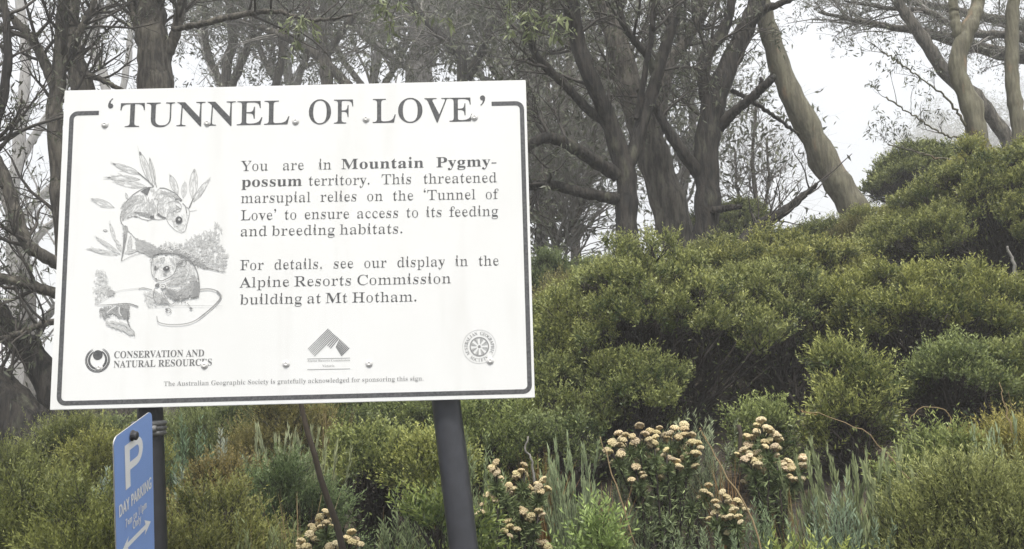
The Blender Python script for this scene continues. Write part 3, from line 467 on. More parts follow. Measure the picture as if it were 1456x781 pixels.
# ------------------------------------------------------------------ trees
PL = 6
def resample(P, r, n):
    return catmull(P, n), np.interp(np.linspace(0, len(r) - 1, n), np.arange(len(r)), r)

def spawn(P, rad, count, lmin, lmax, spread, up, tmin=0.3, rk=0.55, rmax=1.0, wob=0.12, droop=0.0):
    """children of many limbs. P (N,K,3). count per limb. -> (M,PL,3), (M,PL)"""
    N, K, _ = P.shape
    M_ = N * count
    par = np.repeat(np.arange(N), count)
    t = rng.uniform(tmin, 1.0, M_) * (K - 1)
    i = np.minimum(t.astype(int), K - 2); f = (t - i)[:, None]
    o = P[par, i] * (1 - f) + P[par, i + 1] * f
    T = unit(P[par, i + 1] - P[par, i])
    r0 = np.minimum((rad[par, i] * (1 - f[:, 0]) + rad[par, i + 1] * f[:, 0]) * rk, rmax)
    side = rnd3(M_); side = unit(side - (side * T).sum(1, keepdims=True) * T)
    d = unit(T * (1 - spread) + side * spread + np.array([0, 0, up]))
    ln = rng.uniform(lmin, lmax, M_)
    out = np.zeros((M_, PL, 3)); out[:, 0] = o
    for k in range(1, PL):
        d = unit(d + rnd3(M_) * wob * 2 + np.array([0, 0, up * 0.25 - droop * k / PL]))
        out[:, k] = out[:, k - 1] + d * (ln / (PL - 1))[:, None]
    rr = r0[:, None] * np.linspace(1, 0.35, PL)[None]
    return out, rr

def leaf_quads(base, d, nrm, ln, w, bend=0.0):
    """kite shaped leaves"""
    s = unit(np.cross(d, nrm))
    mid = base + d * (ln * 0.42)[:, None] + nrm * (ln * bend)[:, None]
    tip = base + d * ln[:, None]
    return np.stack([base, mid + s * w[:, None] / 2, tip, mid - s * w[:, None] / 2], 1)

def hang_leaves(mb, P, per, ln, w, hang=0.7, jitter=0.04):
    """leaves at the outer half of twigs"""
    N, K, _ = P.shape
    M_ = N * per
    par = np.repeat(np.arange(N), per)
    t = rng.uniform(0.45, 1.0, M_) * (K - 1)
    i = np.minimum(t.astype(int), K - 2); f = (t - i)[:, None]
    o = P[par, i] * (1 - f) + P[par, i + 1] * f + rng.normal(size=(M_, 3)) * jitter * 0.3
    d = unit(rnd3(M_) + np.array([0, 0, -hang]))
    l = rng.uniform(0.6, 1.2, M_) * ln
    V = leaf_quads(o, d, rnd3(M_), l, l * w, 0.06)
    mb.quads4(V, np.clip(rng.beta(1.3, 3, M_), 0, 1))

def limb(pts, n=40, jit=0.006):
    P = np.array([at(a, b, c) for a, b, c, _ in pts])
    r = np.array([h * 0.86 * c / F for _, _, c, h in pts])
    P, r = resample(P, r, n)
    r = r * (1 + 0.07 * np.sin(np.arange(n) * 1.9 + rng.uniform(0, 6)) + rng.normal(size=n) * 0.03)
    L = np.concatenate([[0], np.cumsum(np.linalg.norm(np.diff(P, axis=0), axis=1))])
    for q in range(4):      # crooks and kinks
        k = rng.uniform(2.5, 9); P = P + rnd3(1) * np.sin(L * k + rng.uniform(0, 6))[:, None] * (0.05 / k) * min(1.0, max(.12, r.mean() / .07)) * np.clip(L / .4, 0, 1)[:, None]
    P = P + rng.normal(size=P.shape) * jit * np.clip(0.02 / (r + .004), .3, 1)[:, None]
    return P, r

def tree(label, limbs, bark, twig_m='twig', sub=10, tw=6, leaf=8, llen=0.07, lw=0.24, sl=(0.5, 1.1), tl=(0.2, 0.5),
         spread=0.65, up=0.25, tmin=0.35, droop=0.0, group='snow gum trees on the crest', name='gum_tree', sub_on=None, tint=(1, 1, 1), rsub=0.018, leafmat='gum', rough=.06):
    base = at(*limbs[0][0][:3])
    z = float(ground(base[0], base[1]))
    root = empty(name, (base[0], base[1], z), label, 'tree', group)
    W = Matrix.Translation((-base[0], -base[1], -z))
    Ps = []
    trunk = MB()
    for k, L_ in enumerate(limbs):
        P, r = limb(L_)
        if k == 0:      # carry the trunk down into the ground with a flare
            foot = np.array([[P[0, 0], P[0, 1], z - 0.15], [P[0, 0], P[0, 1], z + 0.03]])
            if P[0, 2] > z + 0.15:
                P = np.vstack([foot, P]); r = np.concatenate([[r[0] * 1.5, r[0] * 1.35], r])
            trunk.trunk(P, r, 20, rough)
        else:
            trunk.trunk(P, r, 14, rough)
        Ps.append((P, r))
    o = trunk.build('trunk', M[bark], root, smooth=True); o.data.transform(W)
    ids = range(len(limbs)) if sub_on is None else sub_on
    P0 = np.stack([catmull(Ps[i][0], 12) for i in ids]); r0 = np.stack([np.interp(np.linspace(0, 1, 12), np.linspace(0, 1, len(Ps[i][1])), Ps[i][1]) for i in ids])
    tb = MB(); cr = MB()
    if sub:
        P1, r1 = spawn(P0, r0, sub, sl[0], sl[1], spread, up, tmin, 0.5, rsub, 0.14, droop)
        tb.tubes(P1, r1, 5)
        P2, r2 = spawn(P1, r1, tw, tl[0], tl[1], 0.55, up * 0.6, 0.25, 0.55, 0.007, 0.13, droop)
        tb.tubes(P2, r2, 4)
        P3, r3 = spawn(P2, r2, 2, tl[0] * 0.4, tl[1] * 0.6, 0.55, 0.05, 0.3, 0.6, 0.004, 0.12, droop)
        tb.tubes(P3, r3, 3)
        o = tb.build('branches', M[twig_m], root); o.data.transform(W)
        if leaf:
            hang_leaves(cr, P3, leaf, llen, lw)
            hang_leaves(cr, P2, max(1, leaf // 2), llen, lw)
            o = cr.build('crown', M[leafmat], root); o.data.transform(W); o.color = (*tint, 1)
    return root

# the three big dark gums in the middle
tree('dark many-limbed gum right beside the big sign, its pale low boughs reaching behind the board',
     [[(893, 385, 8, 21), (890, 300, 8, 18), (888, 240, 8, 17), (868, 175, 8, 15), (838, 110, 7.9, 14), (822, 60, 7.9, 14), (812, 0, 7.8, 14), (800, -90, 7.7, 9), (790, -200, 7.6, 5)],
      [(889, 245, 8, 13), (912, 180, 8.05, 12), (928, 130, 8.1, 11), (940, 80, 8.1, 10), (952, 40, 8.1, 9), (965, 0, 8.2, 8), (985, -80, 8.3, 6), (1000, -180, 8.4, 3)],
      [(932, 108, 8.1, 8), (922, 82, 8.05, 7), (903, 58, 8, 6.5), (886, 30, 8, 6), (880, 0, 8, 5.5), (872, -70, 8, 4)],
      [(878, 250, 8, 12), (838, 224, 7.9, 11), (800, 200, 7.8, 10), (770, 195, 7.7, 9.5), (735, 215, 7.6, 8), (690, 228, 7.5, 5)],
      [(884, 285, 8, 11), (840, 276, 8, 10), (790, 265, 8, 9), (750, 264, 7.9, 8), (690, 272, 7.8, 5)],
      [(868, 182, 8, 8), (830, 152, 8, 8), (800, 120, 7.9, 7.5), (770, 88, 7.8, 7), (755, 58, 7.7, 6), (742, 15, 7.6, 5), (730, -40, 7.6, 4)],
      [(905, 170, 8, 5), (925, 60, 7.9, 5), (930, 0, 7.9, 5), (935, -70, 7.9, 3)]],
     'bark_dark', sub=8, tw=7, leaf=5, sl=(0.4, 0.9), droop=0.15)
tree('thick grey-brown gum trunk leaning left between the two darkest trunks',
     [[(968, 360, 9, 31), (950, 300, 9, 29), (930, 220, 9, 27), (905, 150, 9, 24), (885, 95, 9, 21), (868, 40, 9, 18), (850, 0, 9, 17), (835, -90, 9, 12), (825, -180, 9, 8)],
      [(925, 230, 9, 12), (940, 150, 9.1, 12), (955, 90, 9.2, 10), (985, 40, 9.3, 9), (1000, 0, 9.3, 8), (1010, -80, 9.3, 5)],
      [(890, 110, 9, 9), (845, 95, 9.2, 8), (800, 40, 9.4, 7), (780, -20, 9.4, 5)]],
     'bark_mid', sub=15, tw=8, leaf=5, sl=(0.5, 1.2), tmin=0.45)
tree('upright dark gum with a pale fork and a broken stub pointing right',
     [[(1003, 375, 8.3, 23), (1004, 290, 8.3, 21), (1005, 230, 8.3, 21), (1012, 170, 8.3, 20), (1025, 120, 8.3, 18), (1045, 70, 8.3, 16), (1062, 30, 8.3, 15), (1075, 0, 8.3, 14), (1095, -80, 8.3, 11), (1105, -170, 8.3, 6)],
      [(1010, 165, 8.35, 12), (1002, 120, 8.35, 12), (1006, 80, 8.4, 11), (1028, 45, 8.4, 10), (1040, 0, 8.4, 8), (1045, -80, 8.4, 5)],
      [(1058, 48, 8.3, 9), (1082, 18, 8.2, 8), (1108, 6, 8.1, 6), (1150, -14, 8, 4), (1200, -50, 8, 2)],
      [(1020, 182, 8.3, 12), (1045, 158, 8.2, 9), (1070, 138, 8.1, 8), (1092, 117, 8.0, 7), (1099, 110, 8.0, 6)],
      [(1078, 133, 8.1, 4), (1083, 118, 8.05, 4), (1081, 111, 8.05, 2.5)],
      [(1000, 255, 8.3, 12), (975, 222, 8.2, 10), (950, 185, 8.2, 8), (928, 150, 8.2, 6), (905, 128, 8.2, 4)],
      [(1040, 128, 8.4, 4), (1075, 148, 8.4, 3.6), (1110, 172, 8.5, 3), (1135, 192, 8.6, 2)],
      [(1010, 300, 8.2, 7), (1035, 296, 8.1, 5), (1052, 295, 8.0, 4)]],
     'bark_dark', sub=7, tw=6, leaf=5, sl=(0.3, 0.7), sub_on=[0, 1, 5], droop=0.25)
tree('smooth olive-grey gum trunk leaning left alone against the white fog',
     [[(1232, 335, 9, 27), (1205, 285, 9, 24), (1180, 240, 9, 22.5), (1150, 185, 9, 21), (1122, 125, 9, 19), (1100, 70, 9, 17), (1085, 20, 9, 16), (1072, -40, 9, 14), (1055, -130, 9, 9), (1045, -210, 9, 5)],
      [(1070, -40, 9, 9), (1100, -110, 9.1, 7), (1140, -170, 9.2, 5), (1180, -210, 9.2, 3)]],
     'bark_olive', sub=14, tw=7, leaf=9, tmin=0.93, sl=(0.3, .6), rough=.025, sub_on=[0], droop=-.1)
# right edge
tree('forked olive-grey gum above the right-hand bushes, second trunk from the right edge',
     [[(1416, 265, 7, 17.6), (1400, 220, 7, 16.0), (1385, 175, 7, 15.1), (1370, 130, 7, 14.3), (1363, 95, 7, 14.3), (1370, 55, 7, 14.3), (1381, 25, 7, 12.6), (1391, 0, 7, 10.9), (1405, -70, 7, 7.6), (1415, -150, 7, 4.2)],
      [(1368, 68, 7, 10.1), (1357, 28, 7, 8.4), (1354, 0, 7, 7.6), (1345, -70, 7, 5.0), (1335, -140, 7, 3.0)],
      [(1372, 178, 7, 2.4), (1345, 138, 6.9, 1.7), (1305, 108, 6.85, 1.3), (1270, 84, 6.8, 1.6), (1252, 72, 6.8, 1)],
      [(1380, 200, 7, 2.2), (1340, 190, 6.9, 1.6), (1300, 165, 6.85, 1.2), (1262, 140, 6.8, 1.4)],
      [(1386, 225, 7, 2.2), (1340, 226, 6.9, 1.5), (1295, 214, 6.8, 1.1), (1262, 205, 6.8, 1)]],
     'bark_olive', sub=6, tw=4, leaf=4, sl=(0.12, 0.3), tl=(0.08, 0.2), sub_on=[2, 3, 4], llen=0.045, lw=0.25, tmin=0.3, spread=0.5, rsub=0.004, rough=.03)
tree('straight olive-brown gum trunk cut by the right edge of the view',
     [[(1462, 260, 7.2, 14.3), (1448, 180, 7.2, 11.8), (1442, 120, 7.2, 11.3), (1440, 60, 7.2, 10.9), (1442, 0, 7.2, 10.1), (1450, -90, 7.2, 6.7), (1455, -170, 7.2, 4.0)]],
     'bark_olive', sub=12, tw=6, leaf=8, tmin=0.8, rough=.03)
tree('grey slanting gum stem crossing behind the forked trunk at the right',
     [[(1450, 240, 11, 14), (1425, 190, 11, 11.5), (1390, 145, 11, 11.5), (1345, 100, 11, 11.5), (1315, 60, 11, 10.5), (1295, 30, 11, 9.5), (1275, 0, 11, 8), (1262, -60, 11, 5)]],
     'bark_mid', twig_m='twig_grey', sub=14, tw=7, leaf=4, sl=(0.3, 0.7), tmin=.75)
tree('gum with flat grey boughs spreading left across the top right corner',
     [[(1600, 300, 12, 24), (1590, 200, 12, 22), (1575, 110, 12, 20), (1570, 30, 12, 17), (1560, -60, 12, 12), (1555, -160, 12, 6)],
      [(1580, 130, 12, 14), (1520, 104, 12, 13), (1470, 85, 12, 12), (1400, 70, 12, 10), (1340, 54, 12, 8), (1280, 40, 12, 5.5), (1220, 30, 12, 4), (1165, 18, 12, 2)],
      [(1572, 85, 12, 12), (1520, 60, 12.4, 11), (1470, 40, 12.5, 10), (1380, 20, 12.5, 7), (1310, 5, 12.5, 5), (1230, -12, 12.5, 3), (1180, -30, 12.5, 2)],
      [(1576, 105, 12, 11), (1500, 70, 11.6, 10), (1440, 50, 11.5, 8), (1380, 48, 11.5, 6), (1320, 18, 11.5, 5), (1260, 12, 11.5, 3), (1200, 0, 11.5, 1.6)]],
     'bark_mid', twig_m='twig_grey', sub=36, tw=9, leaf=5, sl=(0.35, 0.9), tl=(0.15, 0.4), sub_on=[1, 2, 3], spread=0.45, up=0.12, tmin=0.2, rsub=0.014, llen=0.055)
# left side
tree('massive dark gum bole sweeping up to the left at the left edge',
     [[(80, 690, 7, 50), (45, 620, 7, 44), (5, 565, 7, 38), (-60, 500, 7, 28), (-120, 400, 7, 20), (-140, 250, 7, 12), (-150, 80, 7, 6)],
      [(100, 645, 7.2, 30), (78, 565, 7.2, 23), (42, 498, 7.2, 20), (0, 452, 7.2, 18), (-50, 400, 7.2, 13), (-90, 300, 7.2, 8), (-110, 150, 7.2, 5)],
      [(-70, 420, 6.9, 13), (-40, 300, 6.9, 11), (-15, 215, 6.9, 10), (10, 80, 6.9, 7), (0, -60, 6.9, 4)]],
     'bark_dark', sub=12, tw=6, leaf=4, sl=(0.4, 1.0), tmin=0.3)
tree('dark crooked gum half hidden by the left end of the big sign',
     [[(125, 640, 7.5, 30), (112, 500, 7.5, 25), (100, 400, 7.5, 20), (88, 300, 7.5, 15), (80, 220, 7.5, 12), (77, 160, 7.5, 12), (82, 110, 7.5, 12), (86, 60, 7.5, 11), (90, 0, 7.5, 10), (100, -80, 7.5, 7), (105, -170, 7.5, 4)],
      [(80, 130, 7.5, 9), (66, 95, 7.5, 9), (50, 62, 7.5, 8), (28, 38, 7.5, 7), (5, 15, 7.5, 6), (-30, -20, 7.5, 4)],
      [(110, 425, 7.2, 9), (60, 412, 7, 9), (20, 400, 6.9, 8), (-30, 386, 6.8, 7), (-80, 380, 6.8, 4)],
      [(120, 400, 7.3, 11), (82, 374, 7, 11), (42, 348, 6.9, 11), (22, 300, 6.9, 11), (5, 250, 6.9, 10), (-20, 200, 6.9, 9), (-40, 120, 6.9, 6)],
      [(92, 100, 7.5, 7), (112, 45, 7.4, 6), (132, 5, 7.4, 5), (150, -60, 7.4, 3)],
      [(105, 450, 7.2, 5), (60, 462, 7, 5), (20, 478, 6.9, 4), (-10, 484, 6.9, 3)]],
     'bark_mid', sub=13, tw=7, leaf=2, sl=(0.35, 0.9), tl=(0.2, 0.45), tmin=0.25)
tree('greenish-brown gum stem rising just behind the top left corner of the sign',
     [[(170, 600, 8.2, 26), (140, 300, 8.2, 22), (118, 130, 8.2, 18), (106, 80, 8.2, 15), (100, 40, 8.2, 12), (108, 0, 8.2, 9), (118, -90, 8.2, 5)],
      [(112, 105, 8.2, 6), (140, 112, 8.1, 5), (168, 126, 8, 4), (200, 150, 8, 3)]],
     'bark_mid', sub=9, tw=6, leaf=3, sl=(0.3, 0.8))
tree('broad greenish-grey gum trunk above the first letters of the sign',
     [[(240, 620, 8, 36), (226, 300, 8, 31), (219, 130, 8, 28), (217, 60, 8, 26), (212, 0, 8, 24), (206, -90, 8, 15), (200, -180, 8, 7)],
      [(232, 90, 8, 11), (250, 45, 8, 9), (260, 0, 8, 8), (268, -70, 8, 5)],
      [(246, 42, 7.6, 5), (285, 35, 7.5, 5), (340, 22, 7.5, 5), (395, 16, 7.5, 4), (450, 30, 7.5, 3), (500, 22, 7.5, 2)],
      [(205, 60, 8, 8), (190, 20, 8, 7), (180, -30, 8, 5)]],
     'bark_mid', sub=10, tw=7, leaf=4, sl=(0.4, 0.9))
for k, (lab, d, limbs, bark) in enumerate([
    ('grey fog-faded gum with two crossing stems above the middle of the sign', 10.5,
     [[(480, 420, 13), (466, 125, 11), (455, 60, 10), (438, 0, 9), (420, -80, 5)], [(500, 130, 9), (470, 96, 9), (425, 62, 8), (380, 42, 6), (340, 30, 4)], [(455, 90, 7), (490, 40, 6), (520, -10, 5), (540, -80, 3)]], 'bark_mid'),
    ('wide pale grey gum trunk above the middle of the sign', 12.0,
     [[(590, 420, 26), (597, 125, 24), (600, 60, 22), (598, 0, 20), (596, -90, 12)], [(600, 112, 8), (545, 72, 7), (505, 38, 6), (470, 0, 4)], [(600, 80, 8), (640, 40, 7), (665, 0, 6), (690, -60, 4)]], 'bark_pale'),
    ('dark slender gum above the last word of the sign', 9.5,
     [[(660, 420, 12), (658, 112, 9), (640, 68, 8), (612, 35, 7), (590, 8, 6), (570, -50, 4)], [(664, 112, 8), (690, 60, 7), (715, 10, 6), (730, -60, 4)]], 'bark_dark'),
    ('dark upright gum stem against the right end of the sign', 9.8,
     [[(775, 420, 12), (768, 260, 10), (757, 160, 9), (752, 90, 8), (748, 0, 7), (745, -80, 4)], [(760, 200, 6), (735, 150, 5), (700, 100, 5), (690, 40, 4)]], 'bark_dark'),
    ('thin grey gum with several stems between the broad trunk and the middle of the sign', 11.0,
     [[(330, 420, 12), (322, 125, 9), (330, 60, 8), (326, 0, 7), (320, -80, 4)], [(325, 130, 7), (355, 60, 6), (365, 0, 5), (372, -70, 3)], [(318, 130, 6), (295, 70, 6), (290, 10, 5), (280, -60, 3)], [(340, 400, 8), (390, 130, 7), (400, 60, 6), (385, 0, 5), (380, -60, 3)]], 'bark_mid'),
]):
    d *= 1.45
    tree(lab, [[(a, b, d, c) for a, b, c in L_] for L_ in limbs], bark, twig_m='twig_grey', sub=20, tw=9, leaf=8, llen=.10, sl=(0.7, 1.9), tl=(0.35, 0.8), tmin=0.4, up=0.12, droop=0.25)

# pale gums farther back in the fog
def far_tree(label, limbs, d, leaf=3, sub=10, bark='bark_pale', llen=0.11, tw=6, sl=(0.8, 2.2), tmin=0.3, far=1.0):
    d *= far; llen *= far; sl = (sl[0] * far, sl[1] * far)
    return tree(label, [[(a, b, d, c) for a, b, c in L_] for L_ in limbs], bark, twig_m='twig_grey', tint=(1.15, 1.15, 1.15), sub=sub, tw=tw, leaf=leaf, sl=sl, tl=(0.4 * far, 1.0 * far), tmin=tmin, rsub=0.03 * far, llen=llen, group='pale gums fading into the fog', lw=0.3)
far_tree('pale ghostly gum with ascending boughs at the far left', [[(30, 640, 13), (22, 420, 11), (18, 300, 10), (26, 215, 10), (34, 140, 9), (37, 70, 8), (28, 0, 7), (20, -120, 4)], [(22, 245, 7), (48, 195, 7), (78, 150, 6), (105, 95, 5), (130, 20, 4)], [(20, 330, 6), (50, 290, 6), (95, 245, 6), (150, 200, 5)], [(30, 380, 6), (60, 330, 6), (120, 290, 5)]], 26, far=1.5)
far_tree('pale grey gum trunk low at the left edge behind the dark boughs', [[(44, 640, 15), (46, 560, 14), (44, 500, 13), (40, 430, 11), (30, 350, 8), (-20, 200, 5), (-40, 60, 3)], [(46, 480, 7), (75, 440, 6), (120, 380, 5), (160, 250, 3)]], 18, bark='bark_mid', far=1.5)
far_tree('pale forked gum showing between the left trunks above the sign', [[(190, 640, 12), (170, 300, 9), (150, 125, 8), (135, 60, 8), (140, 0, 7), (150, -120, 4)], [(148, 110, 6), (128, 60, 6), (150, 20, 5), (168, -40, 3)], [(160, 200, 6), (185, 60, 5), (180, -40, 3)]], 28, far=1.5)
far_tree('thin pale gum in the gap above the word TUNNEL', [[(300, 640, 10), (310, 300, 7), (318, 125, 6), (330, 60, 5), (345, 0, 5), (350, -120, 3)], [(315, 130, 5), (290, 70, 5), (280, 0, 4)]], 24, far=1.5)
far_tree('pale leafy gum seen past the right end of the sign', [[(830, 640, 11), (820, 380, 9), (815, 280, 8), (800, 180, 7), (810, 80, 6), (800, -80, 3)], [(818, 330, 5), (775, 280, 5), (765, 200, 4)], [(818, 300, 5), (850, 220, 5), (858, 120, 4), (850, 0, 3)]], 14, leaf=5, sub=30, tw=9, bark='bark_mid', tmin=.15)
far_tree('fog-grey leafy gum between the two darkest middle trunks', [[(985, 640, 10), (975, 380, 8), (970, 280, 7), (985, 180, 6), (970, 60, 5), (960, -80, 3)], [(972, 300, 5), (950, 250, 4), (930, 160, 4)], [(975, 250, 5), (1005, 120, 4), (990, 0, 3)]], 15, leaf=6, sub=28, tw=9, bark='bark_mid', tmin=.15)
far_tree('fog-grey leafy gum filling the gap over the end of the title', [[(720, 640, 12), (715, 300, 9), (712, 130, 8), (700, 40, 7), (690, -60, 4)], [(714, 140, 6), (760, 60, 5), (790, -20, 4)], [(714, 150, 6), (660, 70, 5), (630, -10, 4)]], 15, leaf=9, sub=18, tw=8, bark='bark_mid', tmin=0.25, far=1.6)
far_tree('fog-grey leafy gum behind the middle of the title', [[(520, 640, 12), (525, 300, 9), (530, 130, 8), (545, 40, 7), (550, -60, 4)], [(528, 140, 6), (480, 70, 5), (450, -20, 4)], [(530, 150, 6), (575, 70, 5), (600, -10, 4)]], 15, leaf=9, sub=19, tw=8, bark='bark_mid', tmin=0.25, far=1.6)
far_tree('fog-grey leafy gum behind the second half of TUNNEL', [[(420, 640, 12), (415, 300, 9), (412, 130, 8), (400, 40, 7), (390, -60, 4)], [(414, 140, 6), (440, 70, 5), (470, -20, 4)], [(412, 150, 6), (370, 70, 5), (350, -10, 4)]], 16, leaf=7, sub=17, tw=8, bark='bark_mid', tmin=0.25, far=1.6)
# fog-white trees on the far right
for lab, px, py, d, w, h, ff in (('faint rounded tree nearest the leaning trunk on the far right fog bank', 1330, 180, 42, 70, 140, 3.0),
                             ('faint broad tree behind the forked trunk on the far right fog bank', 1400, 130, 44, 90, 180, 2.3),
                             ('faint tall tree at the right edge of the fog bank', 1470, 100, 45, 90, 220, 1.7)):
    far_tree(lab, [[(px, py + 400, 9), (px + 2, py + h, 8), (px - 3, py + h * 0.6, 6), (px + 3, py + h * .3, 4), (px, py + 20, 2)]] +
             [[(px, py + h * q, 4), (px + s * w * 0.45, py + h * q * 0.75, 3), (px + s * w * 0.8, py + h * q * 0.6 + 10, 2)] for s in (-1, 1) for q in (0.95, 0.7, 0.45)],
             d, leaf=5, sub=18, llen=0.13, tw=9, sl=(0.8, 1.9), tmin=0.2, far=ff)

far_tree('thin bare-twigged gum behind the low boughs at the right end of the sign', [[(790, 640, 9), (795, 400, 7), (785, 320, 6), (770, 240, 5), (780, 150, 4), (770, 60, 3)], [(790, 350, 5), (825, 300, 4), (845, 230, 3), (840, 150, 2)], [(785, 330, 4), (755, 290, 3), (740, 220, 2)]], 11, leaf=2, sub=34, tw=9, bark='bark_mid', tmin=.1, sl=(.4, 1.1))
far_tree('thin bare-twigged gum behind the dead bough and the broken stub', [[(1070, 640, 7), (1072, 380, 5), (1078, 310, 4), (1070, 230, 3), (1075, 150, 2)], [(1075, 340, 3), (1092, 270, 2.5), (1090, 200, 1.5)], [(1073, 330, 3), (1050, 280, 2.5), (1045, 210, 1.5)]], 11, leaf=1, sub=14, tw=6, bark='bark_mid', tmin=.3, sl=(.2, .5))
# fallen dead bough on the bushes below the upright gum
def dead_bough():
    P, r = limb([(1040, 370, 7.6, 15), (1062, 340, 7.6, 13), (1085, 318, 7.6, 11), (1120, 296, 7.6, 8), (1148, 274, 7.6, 5), (1162, 262, 7.6, 3)])
    root = empty('dead_bough', tuple(P[0]), 'broken dead bough with bare twigs jutting out of the bushes left of the leaning trunk', 'branch')
    W = Matrix.Translation(-Vector(P[0]))
    mb = MB(); mb.tubes(P[None], r[None], 9)
    o = mb.build('bough', M['bark_dark'], root, smooth=True); o.data.transform(W)
    P1, r1 = spawn(P[None], r[None], 16, 0.2, 0.55, 0.6, 0.35, 0.1, 0.5, 0.009, 0.14)
    P2, r2 = spawn(P1, r1, 3, 0.1, 0.25, 0.5, 0.2, 0.3, 0.6, 0.004, 0.13)
    t = MB(); t.tubes(P1, r1, 4); t.tubes(P2, r2, 3)
    o = t.build('twigs', M['twig'], root); o.data.transform(W)
dead_bough()

# overhanging sprays of green gum leaves near the camera side, along the top edge
def spray(label, pts, n, d):
    P = np.array([at(a, b, d) for a, b in pts]); P = catmull(P, 12)
    root = empty('gum_branch', tuple(P[0]), label, 'branch', 'leafy branches hanging in from above')
    W = Matrix.Translation(-Vector(P[0]))
    mb = MB(); mb.tubes(P[None], np.linspace(0.012, 0.004, 12)[None], 6)
    P1, r1 = spawn(P[None], np.full((1, 12), 0.006), n, 0.15, 0.4, 0.6, -0.1, 0.1, 0.7, 0.004, 0.14, 0.3)
    mb.tubes(P1, r1, 4)
    o = mb.build('stem', M['twig'], root); o.data.transform(W)
    lv = MB()
    hang_leaves(lv, P1, 16, 0.085, 0.26, 0.9)
    o = lv.build('leaves', M['gum'], root); o.data.transform(W); o.color = (1.9, 2.0, 1.5, 1)
spray('leafy green gum spray hanging over the middle of the top edge', [(500, -120), (540, -40), (570, 0), (590, 20)], 10, 6.2)
spray('leafy green gum spray hanging above the last word of the sign', [(660, -130), (720, -50), (750, 0), (770, 30)], 14, 6.0)
spray('leafy green gum spray left of the middle one, nearer the top left', [(390, -120), (420, -50), (440, 5), (425, 35)], 6, 6.4)
# ------------------------------------------------------------------ shrubs
def dome_points(n, zmin=0.12):
    """points on a lumpy unit dome"""
    d = rnd3(n * 3); d[:, 2] = np.abs(d[:, 2])
    d = d[d[:, 2] > zmin - 0.1][:n]
    while len(d) < n:
        e = rnd3(n); e[:, 2] = np.abs(e[:, 2]); d = np.vstack([d, e])[:n]
    k = rnd3(5); ph = rng.uniform(0, 6, 5)
    lump = sum(np.sin(d @ k[i] * (3 + i) + ph[i]) for i in range(5)) / 5
    r = 0.86 + 0.22 * lump + rng.normal(size=n) * 0.06
    p = d * r[:, None]
    p[:, 2] = np.maximum(p[:, 2], 0.05)
    return p, d

